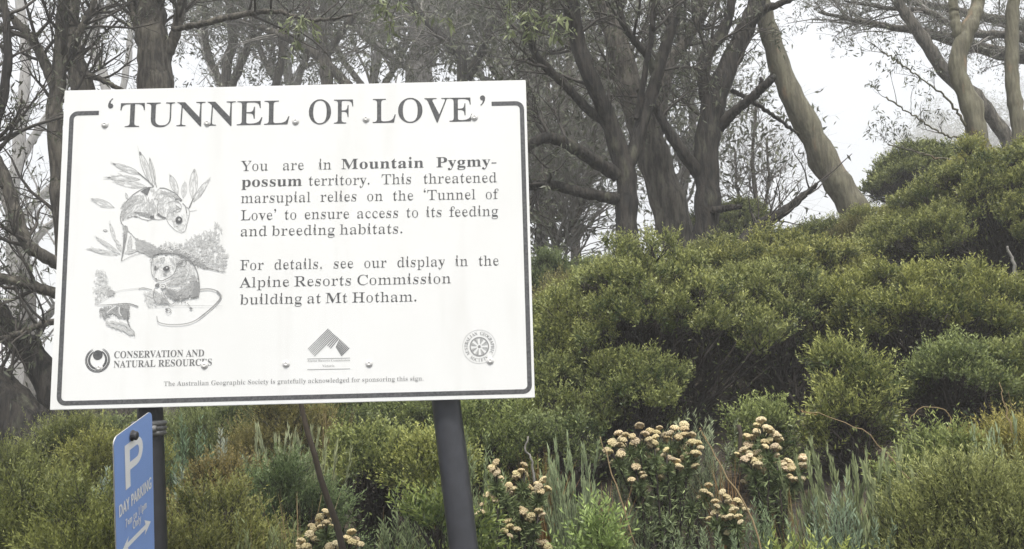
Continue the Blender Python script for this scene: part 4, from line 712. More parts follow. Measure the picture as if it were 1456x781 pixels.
KIND = {   # bough radius, tuft radius, tufts per bough, shoot length, leaf length, width ratio, shoots per tuft, leaves per shoot, upward pull, splay (metres)
    'box': (0.095, 0.050, 6, 0.078, 0.023, 0.36, 11, 11, 0.85, 0.8),
    'light': (0.10, 0.055, 7, 0.095, 0.027, 0.28, 12, 12, 0.8, 0.8),
    'olive': (0.10, 0.06, 6, 0.105, 0.018, 0.24, 14, 19, 0.75, 0.65),
}
def bush(kind, rx, ry, h, fine=1.0, bare=0.28):
    """boughs on a dome, each a cap of leafy tufts over bare wood"""
    Rb, rc, tufts, slen, ll, lw, shoots, leaves, upb, splay = KIND[kind]
    ll *= fine; shoots = max(7, int(shoots / fine ** 1.3))
    area = 2 * math.pi * ((rx * ry + rx * h + ry * h) / 3)
    nb = int(np.clip(area / (Rb * Rb * 1.55), 20, 420))
    c0, n0 = dome_points(nb)
    ax = np.array([rx, ry, h])
    b0_, b1_ = bare if isinstance(bare, tuple) else (bare, bare)
    keep = (c0[:, 2] > (b0_ + (b1_ - b0_) * np.clip(c0[:, 0] * .5 + .5, 0, 1)) * rng.uniform(0.68, 1.35, nb)) & (rng.uniform(0, 1, nb) < np.where(c0[:, 1] > 0.5, 0.5, 1.0))
    c0, n0 = c0[keep], n0[keep]; nb = len(c0)
    bc = c0 * np.maximum(ax - np.array([Rb * .7, Rb * .7, Rb * 1.1]), 0.05)
    bn = unit(n0 / ax)
    rb = Rb * rng.uniform(0.6, 1.55, nb)
    clumps = nb * tufts
    bi = np.repeat(np.arange(nb), tufts)
    nrm = unit(rnd3(clumps) * 0.9 + bn[bi] * 0.6 + np.array([0, 0, 0.75]))
    c = bc[bi] + nrm * (rb[bi] * rng.uniform(0.75, 1.1, clumps))[:, None] * np.array([1.1, 1.1, 0.85])
    c[:, 2] = np.maximum(c[:, 2], 0.03)
    rcl = rc * rng.uniform(0.7, 1.3, clumps)
    S = clumps * shoots
    ci = np.repeat(np.arange(clumps), shoots)
    off = rnd3(S)
    o = c[ci] + off * (rcl[ci] * rng.uniform(0.1, 0.8, S))[:, None]
    sd = unit(nrm[ci] * 0.55 + off * 0.6 + np.array([0, 0, upb]) + rnd3(S) * 0.3)
    sl = slen * rng.uniform(0.5, 1.45, S)
    age = np.clip((rng.normal(0.42, 0.13, nb)[bi] + rng.normal(0, .09, clumps))[ci] + rng.normal(0, .06, S), 0, 1)
    Lf = S * leaves
    si = np.repeat(np.arange(S), leaves)
    t = np.tile(np.linspace(0.08, 1.0, leaves), S) + rng.uniform(-0.03, 0.03, Lf)
    side = rnd3(Lf); side = unit(side - (side * sd[si]).sum(1, keepdims=True) * sd[si])
    ld = unit(sd[si] * (1.05 - splay * 0.5 * (1.2 - t))[:, None] + side * splay)
    base = o[si] + sd[si] * (sl[si] * t)[:, None]
    l = ll * rng.uniform(0.7, 1.25, Lf) * (1.1 - 0.35 * t)
    nn = unit(np.cross(ld, side) + rnd3(Lf) * 0.4)
    V = leaf_quads(base, ld, nn, l, l * lw, 0.05)
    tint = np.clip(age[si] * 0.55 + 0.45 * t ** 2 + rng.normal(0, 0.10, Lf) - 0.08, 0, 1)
    mb = MB(); mb.quads4(V, tint)
    ni = int(Lf * .012); p = rnd3(ni) * rng.uniform(.25, .85, ni)[:, None]; p[:, 2] = np.abs(p[:, 2])
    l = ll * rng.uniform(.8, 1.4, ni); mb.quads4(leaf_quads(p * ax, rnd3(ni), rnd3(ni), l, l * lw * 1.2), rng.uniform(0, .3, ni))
    st = MB()
    P = np.zeros((nb, PL, 3))
    b0 = rng.normal(size=(nb, 3)) * np.array([rx, ry, 0]) * .12
    for j in range(PL):
        f = j / (PL - 1)
        P[:, j] = b0 * (1 - f) + bc * np.array([f ** 0.85, f ** 0.85, f])[None] + rnd3(nb) * 0.05 * f
    st.tubes(P, np.linspace(0.012, 0.005, PL)[None].repeat(nb, 0), 5)
    st.tubes(np.stack([bc[bi], (bc[bi] + c) / 2 + rnd3(clumps) * .012, c], 1), np.tile(np.array([.0045, .003, .002]), (clumps, 1)), 4)
    tw_, twr = spawn(P, np.linspace(0.009, 0.004, PL)[None].repeat(nb, 0), 12, .08, .3, .75, .25, .15, .5, .003, .2)
    st.tubes(tw_, twr, 3)
    st.tubes(np.stack([o + sd * (sl * q)[:, None] for q in (-0.5, 0, 0.55)], 1)[::3], np.full((len(o[::3]), 3), 0.0013), 3, cap=False)
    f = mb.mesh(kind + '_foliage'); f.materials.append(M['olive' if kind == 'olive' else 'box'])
    s = st.mesh(kind + '_stems'); s.materials.append(M['wood'])
    return f, s

def proto_heath(leafm, stems, leaves, ll, lw, spread=0.35, side=4, hug=0.5, tip=1.0, bare=0.2):
    """a tuft of upright needle-leaved stems of unit height"""
    P = np.zeros((stems, 8, 3))
    a = rng.uniform(0, 2 * math.pi, stems); rr = np.sqrt(rng.uniform(0, 1, stems))
    H = rng.uniform(0.55, 1.0, stems) * (1.05 - 0.3 * rr)
    lean = rr * spread * rng.uniform(0.6, 1.3, stems)
    for j in range(8):
        f = j / 7
        P[:, j, 0] = np.cos(a) * (rr * 0.08 + lean * f ** 1.2)
        P[:, j, 1] = np.sin(a) * (rr * 0.08 + lean * f ** 1.2)
        P[:, j, 2] = H * f
        P[:, j, :2] += rng.normal(size=(stems, 2)) * 0.012 * f
    rad = np.linspace(0.008, 0.0025, 8)[None].repeat(stems, 0)
    C, cr_ = spawn(P, rad, side, 0.1, 0.28, 0.35, 0.5, bare + 0.1, 0.7, 0.004, 0.05)
    st = MB(); st.tubes(P, rad, 4); st.tubes(C, cr_, 3)
    mb = MB()
    for Q, n in ((P, leaves), (C, leaves // 3)):
        N, K, _ = Q.shape; M_ = N * n
        par = np.repeat(np.arange(N), n)
        t = (bare if Q is P else 0.0) + (1 - (bare if Q is P else 0.0)) * np.tile(np.linspace(0, 1, n), N)
        u = np.minimum(t, 0.999) * (K - 1); i = u.astype(int); f = (u - i)[:, None]
        o = Q[par, i] * (1 - f) + Q[par, i + 1] * f
        T = unit(Q[par, i + 1] - Q[par, i])
        sd = rnd3(M_); sd = unit(sd - (sd * T).sum(1, keepdims=True) * T)
        d = unit(T * hug + sd * (1 - hug))
        l = ll * rng.uniform(0.7, 1.2, M_)
        mb.quads4(leaf_quads(o, d, unit(np.cross(d, sd) + rnd3(M_) * 0.3), l, l * lw),
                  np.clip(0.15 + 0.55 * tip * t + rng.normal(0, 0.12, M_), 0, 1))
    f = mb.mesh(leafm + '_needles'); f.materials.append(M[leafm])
    s = st.mesh(leafm + '_stems'); s.materials.append(M['wood'])
    return f, s

PROTO = {
    'heath': [proto_heath('heath', 46, 70, 0.05, 0.20) for _ in range(3)],
    'silver': [proto_heath('silver', 14, 110, 0.052, 0.26, 0.3, 3, 0.42, 1.0, 0.25)],
    'spike': [proto_heath('heath', 34, 110, 0.06, 0.24, 0.36, 2, 0.72, 1.3, 0.05) for _ in range(2)],
}
_pk = {}
def shrub(label, kind, px, top, d, half, tint=(1, 1, 1), hmin=0.25, group='bushes crowding the slope', deep=1.0, bare=0.28, name='shrub', cat='shrub'):
    """px, top: where its crown stands in view; d: metres from the camera; half: half width"""
    c = at(px, top, d)
    g = float(ground(c[0], c[1]))
    h = max(hmin, c[2] - g)
    rx = half * d / F
    root = empty(name, (c[0], c[1], g), label, cat, group)
    if kind in PROTO:
        v = PROTO[kind]; k = _pk.get(kind, 0); _pk[kind] = k + 1
        fm, sm = v[k % len(v)]
        root.rotation_euler = (0, 0, rng.uniform(0, 6.28))
        w = max(rx / 0.42, 0.5 * h)
        root.scale = (w, w, h)
    else:
        k = 'box' if kind.startswith('box') else kind
        fm, sm = bush(k, rx * 1.2, max(rx * 1.0, min(0.32, rx * 1.6)) * deep, h * 1.04, 1.0 if d < 6.2 else 1.15, bare)
    f = inst('foliage', fm, root); f.color = (*tint, 1)
    inst('stems', sm, root)
    return root

G = (1, 1, 1); DK = (0.72, 0.78, 0.7); YL = (1.35, 1.15, 0.7); BL = (0.85, 1.0, 1.0); BR = (1.35, 0.85, 0.6); LG = (1.25, 1.3, 0.95)
# upper right slope
S = shrub
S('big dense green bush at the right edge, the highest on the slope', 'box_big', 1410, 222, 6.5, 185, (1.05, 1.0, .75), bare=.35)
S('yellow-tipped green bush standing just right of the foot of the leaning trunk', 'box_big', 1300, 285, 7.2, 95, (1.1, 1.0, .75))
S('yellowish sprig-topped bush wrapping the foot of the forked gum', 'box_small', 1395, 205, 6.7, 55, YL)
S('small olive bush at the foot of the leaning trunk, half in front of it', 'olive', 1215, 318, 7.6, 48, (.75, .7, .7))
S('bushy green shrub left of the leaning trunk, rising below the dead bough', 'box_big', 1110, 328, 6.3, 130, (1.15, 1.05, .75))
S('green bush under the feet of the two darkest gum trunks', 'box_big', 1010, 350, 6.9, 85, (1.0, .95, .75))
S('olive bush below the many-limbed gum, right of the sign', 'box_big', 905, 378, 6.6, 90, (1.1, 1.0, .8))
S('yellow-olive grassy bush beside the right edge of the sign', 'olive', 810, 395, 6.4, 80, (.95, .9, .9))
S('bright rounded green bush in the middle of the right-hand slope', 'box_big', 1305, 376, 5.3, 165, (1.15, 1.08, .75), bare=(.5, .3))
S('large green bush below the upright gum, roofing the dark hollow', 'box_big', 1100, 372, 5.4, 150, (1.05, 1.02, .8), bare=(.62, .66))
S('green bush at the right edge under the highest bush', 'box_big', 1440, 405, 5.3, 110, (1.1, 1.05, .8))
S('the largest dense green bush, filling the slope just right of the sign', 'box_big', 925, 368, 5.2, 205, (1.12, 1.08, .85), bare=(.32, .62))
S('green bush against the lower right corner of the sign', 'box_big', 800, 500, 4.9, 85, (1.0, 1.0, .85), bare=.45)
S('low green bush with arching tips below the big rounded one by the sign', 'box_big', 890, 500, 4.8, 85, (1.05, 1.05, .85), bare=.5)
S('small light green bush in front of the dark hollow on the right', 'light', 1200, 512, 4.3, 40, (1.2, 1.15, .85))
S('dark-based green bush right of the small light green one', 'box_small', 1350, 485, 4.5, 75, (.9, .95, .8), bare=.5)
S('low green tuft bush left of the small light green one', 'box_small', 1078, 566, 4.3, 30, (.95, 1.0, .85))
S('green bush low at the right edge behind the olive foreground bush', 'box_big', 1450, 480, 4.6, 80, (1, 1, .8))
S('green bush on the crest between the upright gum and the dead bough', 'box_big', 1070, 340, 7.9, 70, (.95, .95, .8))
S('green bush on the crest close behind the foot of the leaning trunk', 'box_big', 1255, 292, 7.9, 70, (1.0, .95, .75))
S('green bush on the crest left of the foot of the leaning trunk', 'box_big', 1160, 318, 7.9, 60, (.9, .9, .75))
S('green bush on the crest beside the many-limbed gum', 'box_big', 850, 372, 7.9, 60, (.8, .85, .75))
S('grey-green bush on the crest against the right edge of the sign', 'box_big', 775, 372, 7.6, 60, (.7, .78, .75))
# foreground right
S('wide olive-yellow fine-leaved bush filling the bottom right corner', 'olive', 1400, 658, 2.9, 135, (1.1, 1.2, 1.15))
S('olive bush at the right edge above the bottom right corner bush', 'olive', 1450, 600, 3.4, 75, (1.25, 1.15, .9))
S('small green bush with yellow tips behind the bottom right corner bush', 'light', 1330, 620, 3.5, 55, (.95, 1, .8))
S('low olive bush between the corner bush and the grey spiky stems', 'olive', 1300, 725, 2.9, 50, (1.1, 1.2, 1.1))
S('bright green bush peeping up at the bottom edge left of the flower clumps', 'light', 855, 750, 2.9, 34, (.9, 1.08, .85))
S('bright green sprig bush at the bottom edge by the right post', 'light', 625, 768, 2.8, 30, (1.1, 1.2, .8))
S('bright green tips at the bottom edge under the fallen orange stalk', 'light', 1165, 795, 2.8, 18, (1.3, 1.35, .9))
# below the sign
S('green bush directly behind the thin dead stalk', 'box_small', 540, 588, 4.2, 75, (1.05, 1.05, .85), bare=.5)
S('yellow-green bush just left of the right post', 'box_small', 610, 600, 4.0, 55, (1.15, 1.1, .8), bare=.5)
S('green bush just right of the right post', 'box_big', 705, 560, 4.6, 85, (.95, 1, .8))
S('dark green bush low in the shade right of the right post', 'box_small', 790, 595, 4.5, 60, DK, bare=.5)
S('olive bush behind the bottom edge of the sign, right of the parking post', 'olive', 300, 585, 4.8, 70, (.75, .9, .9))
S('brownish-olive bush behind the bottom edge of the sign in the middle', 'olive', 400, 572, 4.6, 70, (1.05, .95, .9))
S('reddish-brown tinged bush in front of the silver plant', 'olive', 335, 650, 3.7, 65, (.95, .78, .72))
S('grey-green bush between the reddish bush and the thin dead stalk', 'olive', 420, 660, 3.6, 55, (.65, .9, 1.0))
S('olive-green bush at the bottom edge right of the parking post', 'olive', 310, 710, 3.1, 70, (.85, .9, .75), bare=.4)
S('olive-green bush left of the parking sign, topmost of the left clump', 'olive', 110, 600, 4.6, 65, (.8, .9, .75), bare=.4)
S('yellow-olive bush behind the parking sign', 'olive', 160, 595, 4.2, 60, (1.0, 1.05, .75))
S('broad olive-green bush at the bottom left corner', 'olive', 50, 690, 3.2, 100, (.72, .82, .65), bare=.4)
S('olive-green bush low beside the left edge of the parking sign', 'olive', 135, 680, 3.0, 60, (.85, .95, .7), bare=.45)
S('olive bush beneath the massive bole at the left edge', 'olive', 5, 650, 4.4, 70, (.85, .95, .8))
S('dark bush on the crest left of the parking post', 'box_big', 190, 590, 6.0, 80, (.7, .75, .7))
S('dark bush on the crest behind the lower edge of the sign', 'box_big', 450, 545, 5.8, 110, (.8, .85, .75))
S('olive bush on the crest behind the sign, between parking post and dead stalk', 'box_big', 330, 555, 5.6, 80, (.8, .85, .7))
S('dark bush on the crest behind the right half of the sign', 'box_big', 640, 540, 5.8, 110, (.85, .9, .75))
# heaths and silvery plants
H = lambda *a, **k: shrub(*a, group='upright needle-leaved heath plants', name='heath_plant', cat='heath plant', **k)
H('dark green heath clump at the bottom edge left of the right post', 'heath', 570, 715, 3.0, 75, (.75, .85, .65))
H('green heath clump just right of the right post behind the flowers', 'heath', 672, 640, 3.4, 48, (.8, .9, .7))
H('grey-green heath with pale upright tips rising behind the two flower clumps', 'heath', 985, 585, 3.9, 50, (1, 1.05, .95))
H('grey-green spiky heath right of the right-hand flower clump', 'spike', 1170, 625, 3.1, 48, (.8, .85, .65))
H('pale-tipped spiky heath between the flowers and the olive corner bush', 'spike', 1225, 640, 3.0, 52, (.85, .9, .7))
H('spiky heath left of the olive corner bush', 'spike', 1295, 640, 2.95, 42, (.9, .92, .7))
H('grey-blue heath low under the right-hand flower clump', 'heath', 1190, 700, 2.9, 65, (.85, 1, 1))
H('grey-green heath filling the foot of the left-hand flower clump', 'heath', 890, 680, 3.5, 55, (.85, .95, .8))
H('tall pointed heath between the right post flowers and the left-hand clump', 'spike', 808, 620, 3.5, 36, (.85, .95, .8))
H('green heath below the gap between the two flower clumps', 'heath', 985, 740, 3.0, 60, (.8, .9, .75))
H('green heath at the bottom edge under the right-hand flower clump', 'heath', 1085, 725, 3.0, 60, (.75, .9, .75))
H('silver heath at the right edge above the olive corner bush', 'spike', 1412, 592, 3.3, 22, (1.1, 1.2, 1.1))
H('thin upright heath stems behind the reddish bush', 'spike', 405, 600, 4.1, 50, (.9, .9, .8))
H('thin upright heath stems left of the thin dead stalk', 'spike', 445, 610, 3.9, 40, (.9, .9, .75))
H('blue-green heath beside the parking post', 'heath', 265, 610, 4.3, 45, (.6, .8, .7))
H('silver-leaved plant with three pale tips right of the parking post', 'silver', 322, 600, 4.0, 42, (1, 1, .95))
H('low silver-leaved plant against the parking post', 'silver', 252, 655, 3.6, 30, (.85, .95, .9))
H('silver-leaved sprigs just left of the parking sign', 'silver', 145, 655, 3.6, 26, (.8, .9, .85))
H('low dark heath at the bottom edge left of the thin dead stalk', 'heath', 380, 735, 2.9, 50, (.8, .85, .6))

# unseen bushes that clothe the rest of the slope
BACK = [bush('box', .62, .55, .6, 1.5) for _ in range(2)]
for k in range(26):
    x = rng.uniform(-7.5, 9.0); y = rng.uniform(7.8, 11.0)
    g = float(ground(x, y))
    h = rng.uniform(0.45, 0.75)
    r_ = empty('shrub', (x, y, g), 'green bush on the crest among the gum trunks', 'shrub', 'bushes on the crest among the trunks')
    fm, sm = BACK[k % 2]
    q = rng.uniform(.85, 1.2); r_.scale = (q, q, q); r_.rotation_euler = (0, 0, rng.uniform(0, 6))
    f = inst('foliage', fm, r_); t = rng.uniform(.7, 1.0); f.color = (t, t, t * .8, 1)
    inst('stems', sm, r_)

# more of the same bank, to either side of the view
WIDE = [bush('box', .75, .7, .8, 1.4), bush('olive', .5, .5, .7, 1.3)]
for side, lab in ((1, 'green bush on the bank beyond the right edge of the view'), (-1, 'olive bush on the bank beyond the left edge of the view')):
    for k in range(20):
        y = rng.uniform(3.0, 8.0)
        x = (y * .60 + rng.uniform(.6, 4.2)) if side > 0 else -(y * .60 + rng.uniform(.6, 3.2))
        r_ = empty('shrub', (x, y, float(ground(x, y))), lab, 'shrub', 'bushes on the bank to either side')
        q = rng.uniform(.8, 1.3); r_.scale = (q, q, q * rng.uniform(.8, 1.05)); r_.rotation_euler = (0, 0, rng.uniform(-1, 1))
        fm, sm = WIDE[0 if (side > 0) == (k % 4 > 0) else 1]
        f = inst('foliage', fm, r_); f.color = (1, 1, .8, 1)
        inst('stems', sm, r_)

# ------------------------------------------------------------------ flowering daisy bushes
def head_mesh():
    mb = MB()
    n = 26
    k = np.arange(n) + 0.5
    phi = np.arccos(1 - k / n * 1.05); th = math.pi * (1 + 5 ** 0.5) * k
    C = np.stack([np.cos(th) * np.sin(phi), np.sin(th) * np.sin(phi), np.cos(phi) * 0.75], -1)
    import bmesh
    bm = bmesh.new(); bmesh.ops.create_icosphere(bm, subdivisions=1, radius=1.0)
    V = np.array([v.co[:] for v in bm.verts]); T = [[v.index for v in f.verts] for f in bm.faces]; bm.free()
    for i in range(n):
        s = 0.27 * rng.uniform(0.8, 1.2)
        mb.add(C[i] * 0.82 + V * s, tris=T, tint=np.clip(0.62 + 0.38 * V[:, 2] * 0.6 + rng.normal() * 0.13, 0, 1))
    ang = np.arange(9) / 9 * 2 * math.pi      # the green cup below
    top = np.stack([np.cos(ang) * .72, np.sin(ang) * .72, ang * 0 - .02], -1); bot = np.stack([np.cos(ang) * .1, np.sin(ang) * .1, ang * 0 - .75], -1)
    q = [(i, (i + 1) % 9, 9 + (i + 1) % 9, 9 + i) for i in range(9)]
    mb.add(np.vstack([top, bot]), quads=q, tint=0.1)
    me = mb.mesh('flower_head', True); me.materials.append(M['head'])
    return me
HEADS = [head_mesh() for _ in range(3)]

def daisy(label, d, base_px, corymbs, per=7, rpx=15.5, size=6.1):
    c = at(base_px, 700, d); g = float(ground(c[0], c[1]))
    org = np.array([c[0], c[1], g])
    root = empty('daisy_bush', tuple(org), label, 'flowering bush', 'dry-headed daisy bushes')
    st, lv = MB(), MB()
    count = 0
    for (px, py) in corymbs:
        dd = d + rng.uniform(-0.08, 0.08)
        t = at(px, py, dd) - org
        b = rng.normal(size=3) * 0.05; b[2] = 0
        P = np.stack([b * (1 - f) + t * f + np.array([0, 0, 0.06 * math.sin(f * 3.14)]) * (1 if t[2] > .2 else 0) for f in np.linspace(0, 1, 8)])
        st.tubes(P[None], np.linspace(.007, .004, 8)[None], 4)
        tops = []
        for k in range(per):
            a = rng.uniform(0, 6.28); rr = math.sqrt(k / per) * rpx * dd / F
            h = t + np.array([math.cos(a) * rr, math.sin(a) * rr * .8, 0.55 * rpx * dd / F - rr * 1.0 + rng.uniform(-.008, .008)])
            tops.append(h)
            if count < 100:
                o = inst('flower_head', HEADS[int(rng.integers(3))], root)
                o.location = h; s = size * dd / F * rng.uniform(.8, 1.2)
                o.scale = (s, s, s * rng.uniform(.8, 1)); o.rotation_euler = (rng.normal() * .3, rng.normal() * .3, rng.uniform(0, 6))
                w = rng.uniform(.72, 1.15) * (1.0 if k < per // 2 else .85); o.color = (w, w * rng.uniform(.93, 1.0), w * rng.uniform(.82, 1.0), 1)
                count += 1
        tp = np.array(tops)
        st.tubes(np.stack([np.broadcast_to(P[-2], tp.shape), (P[-2] + tp) / 2 + [0, 0, .005], tp], 1), np.full((len(tp), 3), .0018), 3)
        Q = np.concatenate([P[None]] * 3 + [np.stack([P[5], P[6], *[P[6] + (q - P[6]) * f for f in np.linspace(.1, .9, 6)]])[None] for q in tops])
        N, K, _ = Q.shape; n = 60; M_ = N * n
        par = np.repeat(np.arange(N), n); u = np.where(par < 3, rng.uniform(0.1, .8, M_), rng.uniform(0.05, .5, M_)) * (K - 1); i = u.astype(int); f = (u - i)[:, None]
        o = Q[par, i] * (1 - f) + Q[par, i + 1] * f
        dr = unit(rnd3(M_) + np.array([0, 0, .5])); l = rng.uniform(.02, .042, M_)
        lv.quads4(leaf_quads(o, dr, rnd3(M_), l, l * .16), np.clip(rng.normal(.35, .18, M_), 0, 1))
    st.build('stems', M['wood'], root)
    o = lv.build('foliage', M['heath'], root); o.color = (.9, 1.0, .7, 1)
    return root
daisy('dry-headed daisy bush in the middle of the bottom, left of the pair of large clumps', 3.45, 930,
      [(880, 628), (910, 618), (938, 618), (973, 614), (992, 640), (885, 652), (915, 650), (948, 650), (980, 655), (905, 676), (950, 676), (962, 664), (900, 640), (930, 636), (962, 634), (935, 664), (870, 642), (890, 625), (925, 625), (960, 618), (985, 628), (900, 662), (965, 650), (1008, 700), (918, 700), (952, 735), (986, 712)], 4)
daisy('dry-headed daisy bush with the tallest cone of flowers, right of the pair of large clumps', 3.35, 1090,
      [(1083, 608), (1074, 632), (1095, 632), (1066, 658), (1084, 662), (1105, 660), (1122, 664), (1142, 656), (1072, 680), (1098, 682), (1058, 648), (1128, 678), (1084, 645), (1092, 620), (1076, 620), (1090, 672)], 6)
daisy('small dry-headed daisy clump low between the two large ones', 3.1, 1033,
      [(1028, 712), (1020, 732), (1044, 735), (1033, 750), (1050, 722)], 6)
daisy('dry-headed daisy bush just right of the right post', 3.1, 725,
      [(706, 668), (712, 690), (745, 672), (700, 706), (724, 698), (750, 700), (772, 690), (688, 726), (715, 726), (742, 730), (766, 734), (722, 752), (745, 762), (765, 770)], 6)
daisy('dry-headed daisy clump at the bottom edge by the thin dead stalk', 2.9, 455,
      [(440, 768), (454, 748), (463, 735), (428, 778), (500, 768), (478, 780)], 6)

# ------------------------------------------------------------------ grasses, dead stalks
def grass(label, px, py, d, n, hpx, spread, m='straw', tint=(1, 1, 1), wpx=2.0):
    c = at(px, py, d); g = float(ground(c[0], c[1]))
    root = empty('grass_tuft', (c[0], c[1], g), label, 'grass tuft', 'dry grass tufts')
    Hh = c[2] - g
    mb = MB()
    K = 7
    a = rng.uniform(0, 6.28, n); ln = Hh * rng.uniform(.6, 1.05, n); lean = rng.uniform(.05, 1, n) * spread
    w = wpx * d / F
    f = np.linspace(0, 1, K)
    cx = np.cos(a)[:, None] * (lean[:, None] * f[None] ** 1.8) * ln[:, None] + rng.normal(size=n)[:, None] * .02
    cyy = np.sin(a)[:, None] * (lean[:, None] * f[None] ** 1.8) * ln[:, None] + rng.normal(size=n)[:, None] * .02
    cz = ln[:, None] * (f[None] - .28 * lean[:, None] * f[None] ** 3)
    C = np.stack([cx, cyy, cz], -1)
    sx = np.stack([-np.sin(a + .7), np.cos(a + .7), 0 * a], -1)[:, None, :] * (w * (1 - f ** 2 * .85))[None, :, None] / 2
    A, B = C + sx, C - sx
    V = np.stack([A[:, :-1], A[:, 1:], B[:, 1:], B[:, :-1]], 2).reshape(-1, 4, 3)
    mb.quads4(V, np.repeat(rng.uniform(0, 1, n), K - 1))
    o = mb.build('blades', M[m], root); o.color = (*tint, 1)
    return root
grass('rust-brown grass tuft between the two large flower clumps', 1030, 640, 3.5, 130, 0, .45, 'rust', (1.05, .95, .8), 1.3)
grass('rust-brown tuft right of the flowers by the post', 772, 640, 3.6, 140, 0, .3, 'rust', (1.1, 1, .8), 1.5)
grass('straw-coloured grass tuft left of the thin dead stalk', 430, 690, 3.2, 60, 0, .3, 'straw', (1, 1, 1))
grass('orange-brown dry grass tuft in the dark hollow right of the middle', 1265, 625, 4.0, 80, 0, .6, 'rust', (1, .85, .7), 1.3)
grass('pale dry grass behind the bottom edge of the sign', 470, 572, 4.4, 70, 0, .25, 'straw', (.7, .7, .6))
grass('thin straw grass at the right edge above the olive bush', 1440, 545, 3.6, 14, 0, .35, 'straw')
grass('rust grass among the spiky heath stems', 1200, 680, 3.1, 90, 0, .45, 'rust', (1, 1, 1), 1.3)
grass('straw grass at the bottom edge beside the parking post', 255, 735, 3.0, 40, 0, .5, 'straw', (.8, .8, .7))
grass('pale straw stalks at the bottom edge under the olive bush', 375, 740, 2.8, 36, 0, .35, 'straw', (.9, .9, .8))

grass('thin straw grass beside the right post, low in the shade', 660, 690, 3.3, 50, 0, .4, 'straw', (.8, .75, .6), 1.2)
grass('rust and straw grass left of the left-hand flower clump', 860, 680, 3.3, 60, 0, .35, 'rust', (1.2, 1.1, .9), 1.2)
grass('straw grass under the tallest flower cone', 1120, 690, 3.15, 60, 0, .4, 'straw', (.8, .75, .55), 1.2)
grass('straw grass between the dead stalk and the right post', 530, 730, 2.95, 50, 0, .4, 'straw', (.75, .7, .55), 1.2)

def stalk(label, pts, d, r0, r1, m, name='dead_stalk', head=None, n=14, jit=.003):
    P = catmull(np.array([at(a, b, dd) for a, b, dd in [(p[0], p[1], p[2] if len(p) > 2 else d) for p in pts]]), n)
    P = P + rng.normal(size=P.shape) * jit
    root = empty(name, tuple(P[0]), label, 'dead stalk', None)
    W = Matrix.Translation(-Vector(P[0]))
    mb = MB(); mb.tubes(P[None], np.linspace(r0, r1, n)[None], 7)
    o = mb.build('stem', M[m], root, smooth=True); o.data.transform(W); 
    if head:
        hb = MB(); n2 = 60
        t = rng.uniform(0.2, 1.6, n2)
        b = P[-1] + unit(P[-1] - P[-4]) * ((t - 1) * head)[:, None] * 4
        dd_ = unit(rnd3(n2) + unit(P[-1] - P[-4]))
        hb.quads4(leaf_quads(b, dd_, rnd3(n2), np.full(n2, head * .8), np.full(n2, head * .22)), rng.uniform(0, 1, n2))
        o = hb.build('seed_head', M['straw'], root); o.data.transform(W); o.color = (1.15, 1.05, .9, 1)
    return root
stalk('long thin dark dead stalk leaning between the two sign posts', [(512, 850), (489, 781), (464, 700), (444, 630), (429, 572), (418, 530), (410, 490)], 2.75, .0118, .0052, 'dead', jit=.003)
stalk('orange dry flower stalk leaning left across the flower clumps', [(1092, 830), (1083, 778), (1052, 705), (1020, 652), (998, 618)], 2.85, .0036, .0018, 'straw', head=.008)
stalk('thin dry stalk arching left in front of the small light green bush', [(1300, 690), (1268, 652), (1232, 616), (1190, 596), (1150, 586)], 3.4, .0024, .0014, 'straw', head=.011)
stalk('thin pale grass stem arching against the dark hollow at the right', [(1345, 640), (1352, 600), (1340, 582), (1315, 578), (1298, 590), (1291, 600)], 3.6, .0022, .0012, 'straw')
stalk('thin pale dead stem left of the left-hand flower clump', [(905, 780), (880, 700), (862, 650), (853, 622)], 3.3, .0034, .0016, 'straw')
stalk('bare grey dead stem standing in the shade right of the post flowers', [(760, 690), (755, 655), (748, 640), (752, 622)], 3.4, .005, .003, 'twig_grey')
stalk('short bare dead stub beside the tallest flower cone', [(1056, 700), (1053, 640), (1052, 606)], 3.5, .009, .008, 'dead')
stalk('upright straw stem at the right edge above the olive bush', [(1445, 640), (1430, 580), (1420, 545)], 3.3, .003, .0015, 'straw')
stalk('bent dead fork of grey wood at the right edge under the highest bush', [(1446, 400), (1440, 372), (1432, 350)], 5.4, .014, .006, 'twig_grey')
# ------------------------------------------------------------------ the lettered sign
YAW = R(0.44)
SC = np.array([-0.55109, 2.20034, 0.40679 + EYE])
SA = np.array([math.cos(YAW), math.sin(YAW), 0])      # along the board
SN = np.array([math.sin(YAW), -math.cos(YAW), 0])     # out of its face
SW, SH = 1.2, 0.822

def Sg(px, py):
    """a point of the photographed face in board coordinates (metres from its middle)"""
    d = ray(px, py); o = np.array([0, 0, EYE])
    p = o + d * (((SC - o) @ SN) / (d @ SN))
    q = p - SC
    return np.array([q @ SA, q[2]])

gz = float(ground(SC[0], SC[1]))
sign = empty('information_sign', (SC[0], SC[1], gz), 'large white information board with black serif lettering and a pencil drawing, on two dark posts', 'sign')
sign.rotation_euler = (0, 0, YAW)
ZC = SC[2] - gz         # height of the board's middle over the sign's base

def parse(s):
    out = {}
    for ln in s.split('\n'):
        ch = ln[0]; a, b = ln[1:].split(';')
        out[ch] = (int(a), [np.array([[int(x) for x in p.split(',')] for p in c.split(' ')], float) for c in b.split('|')])
    return out
GS, GN = parse(SERIF), parse(SANS)

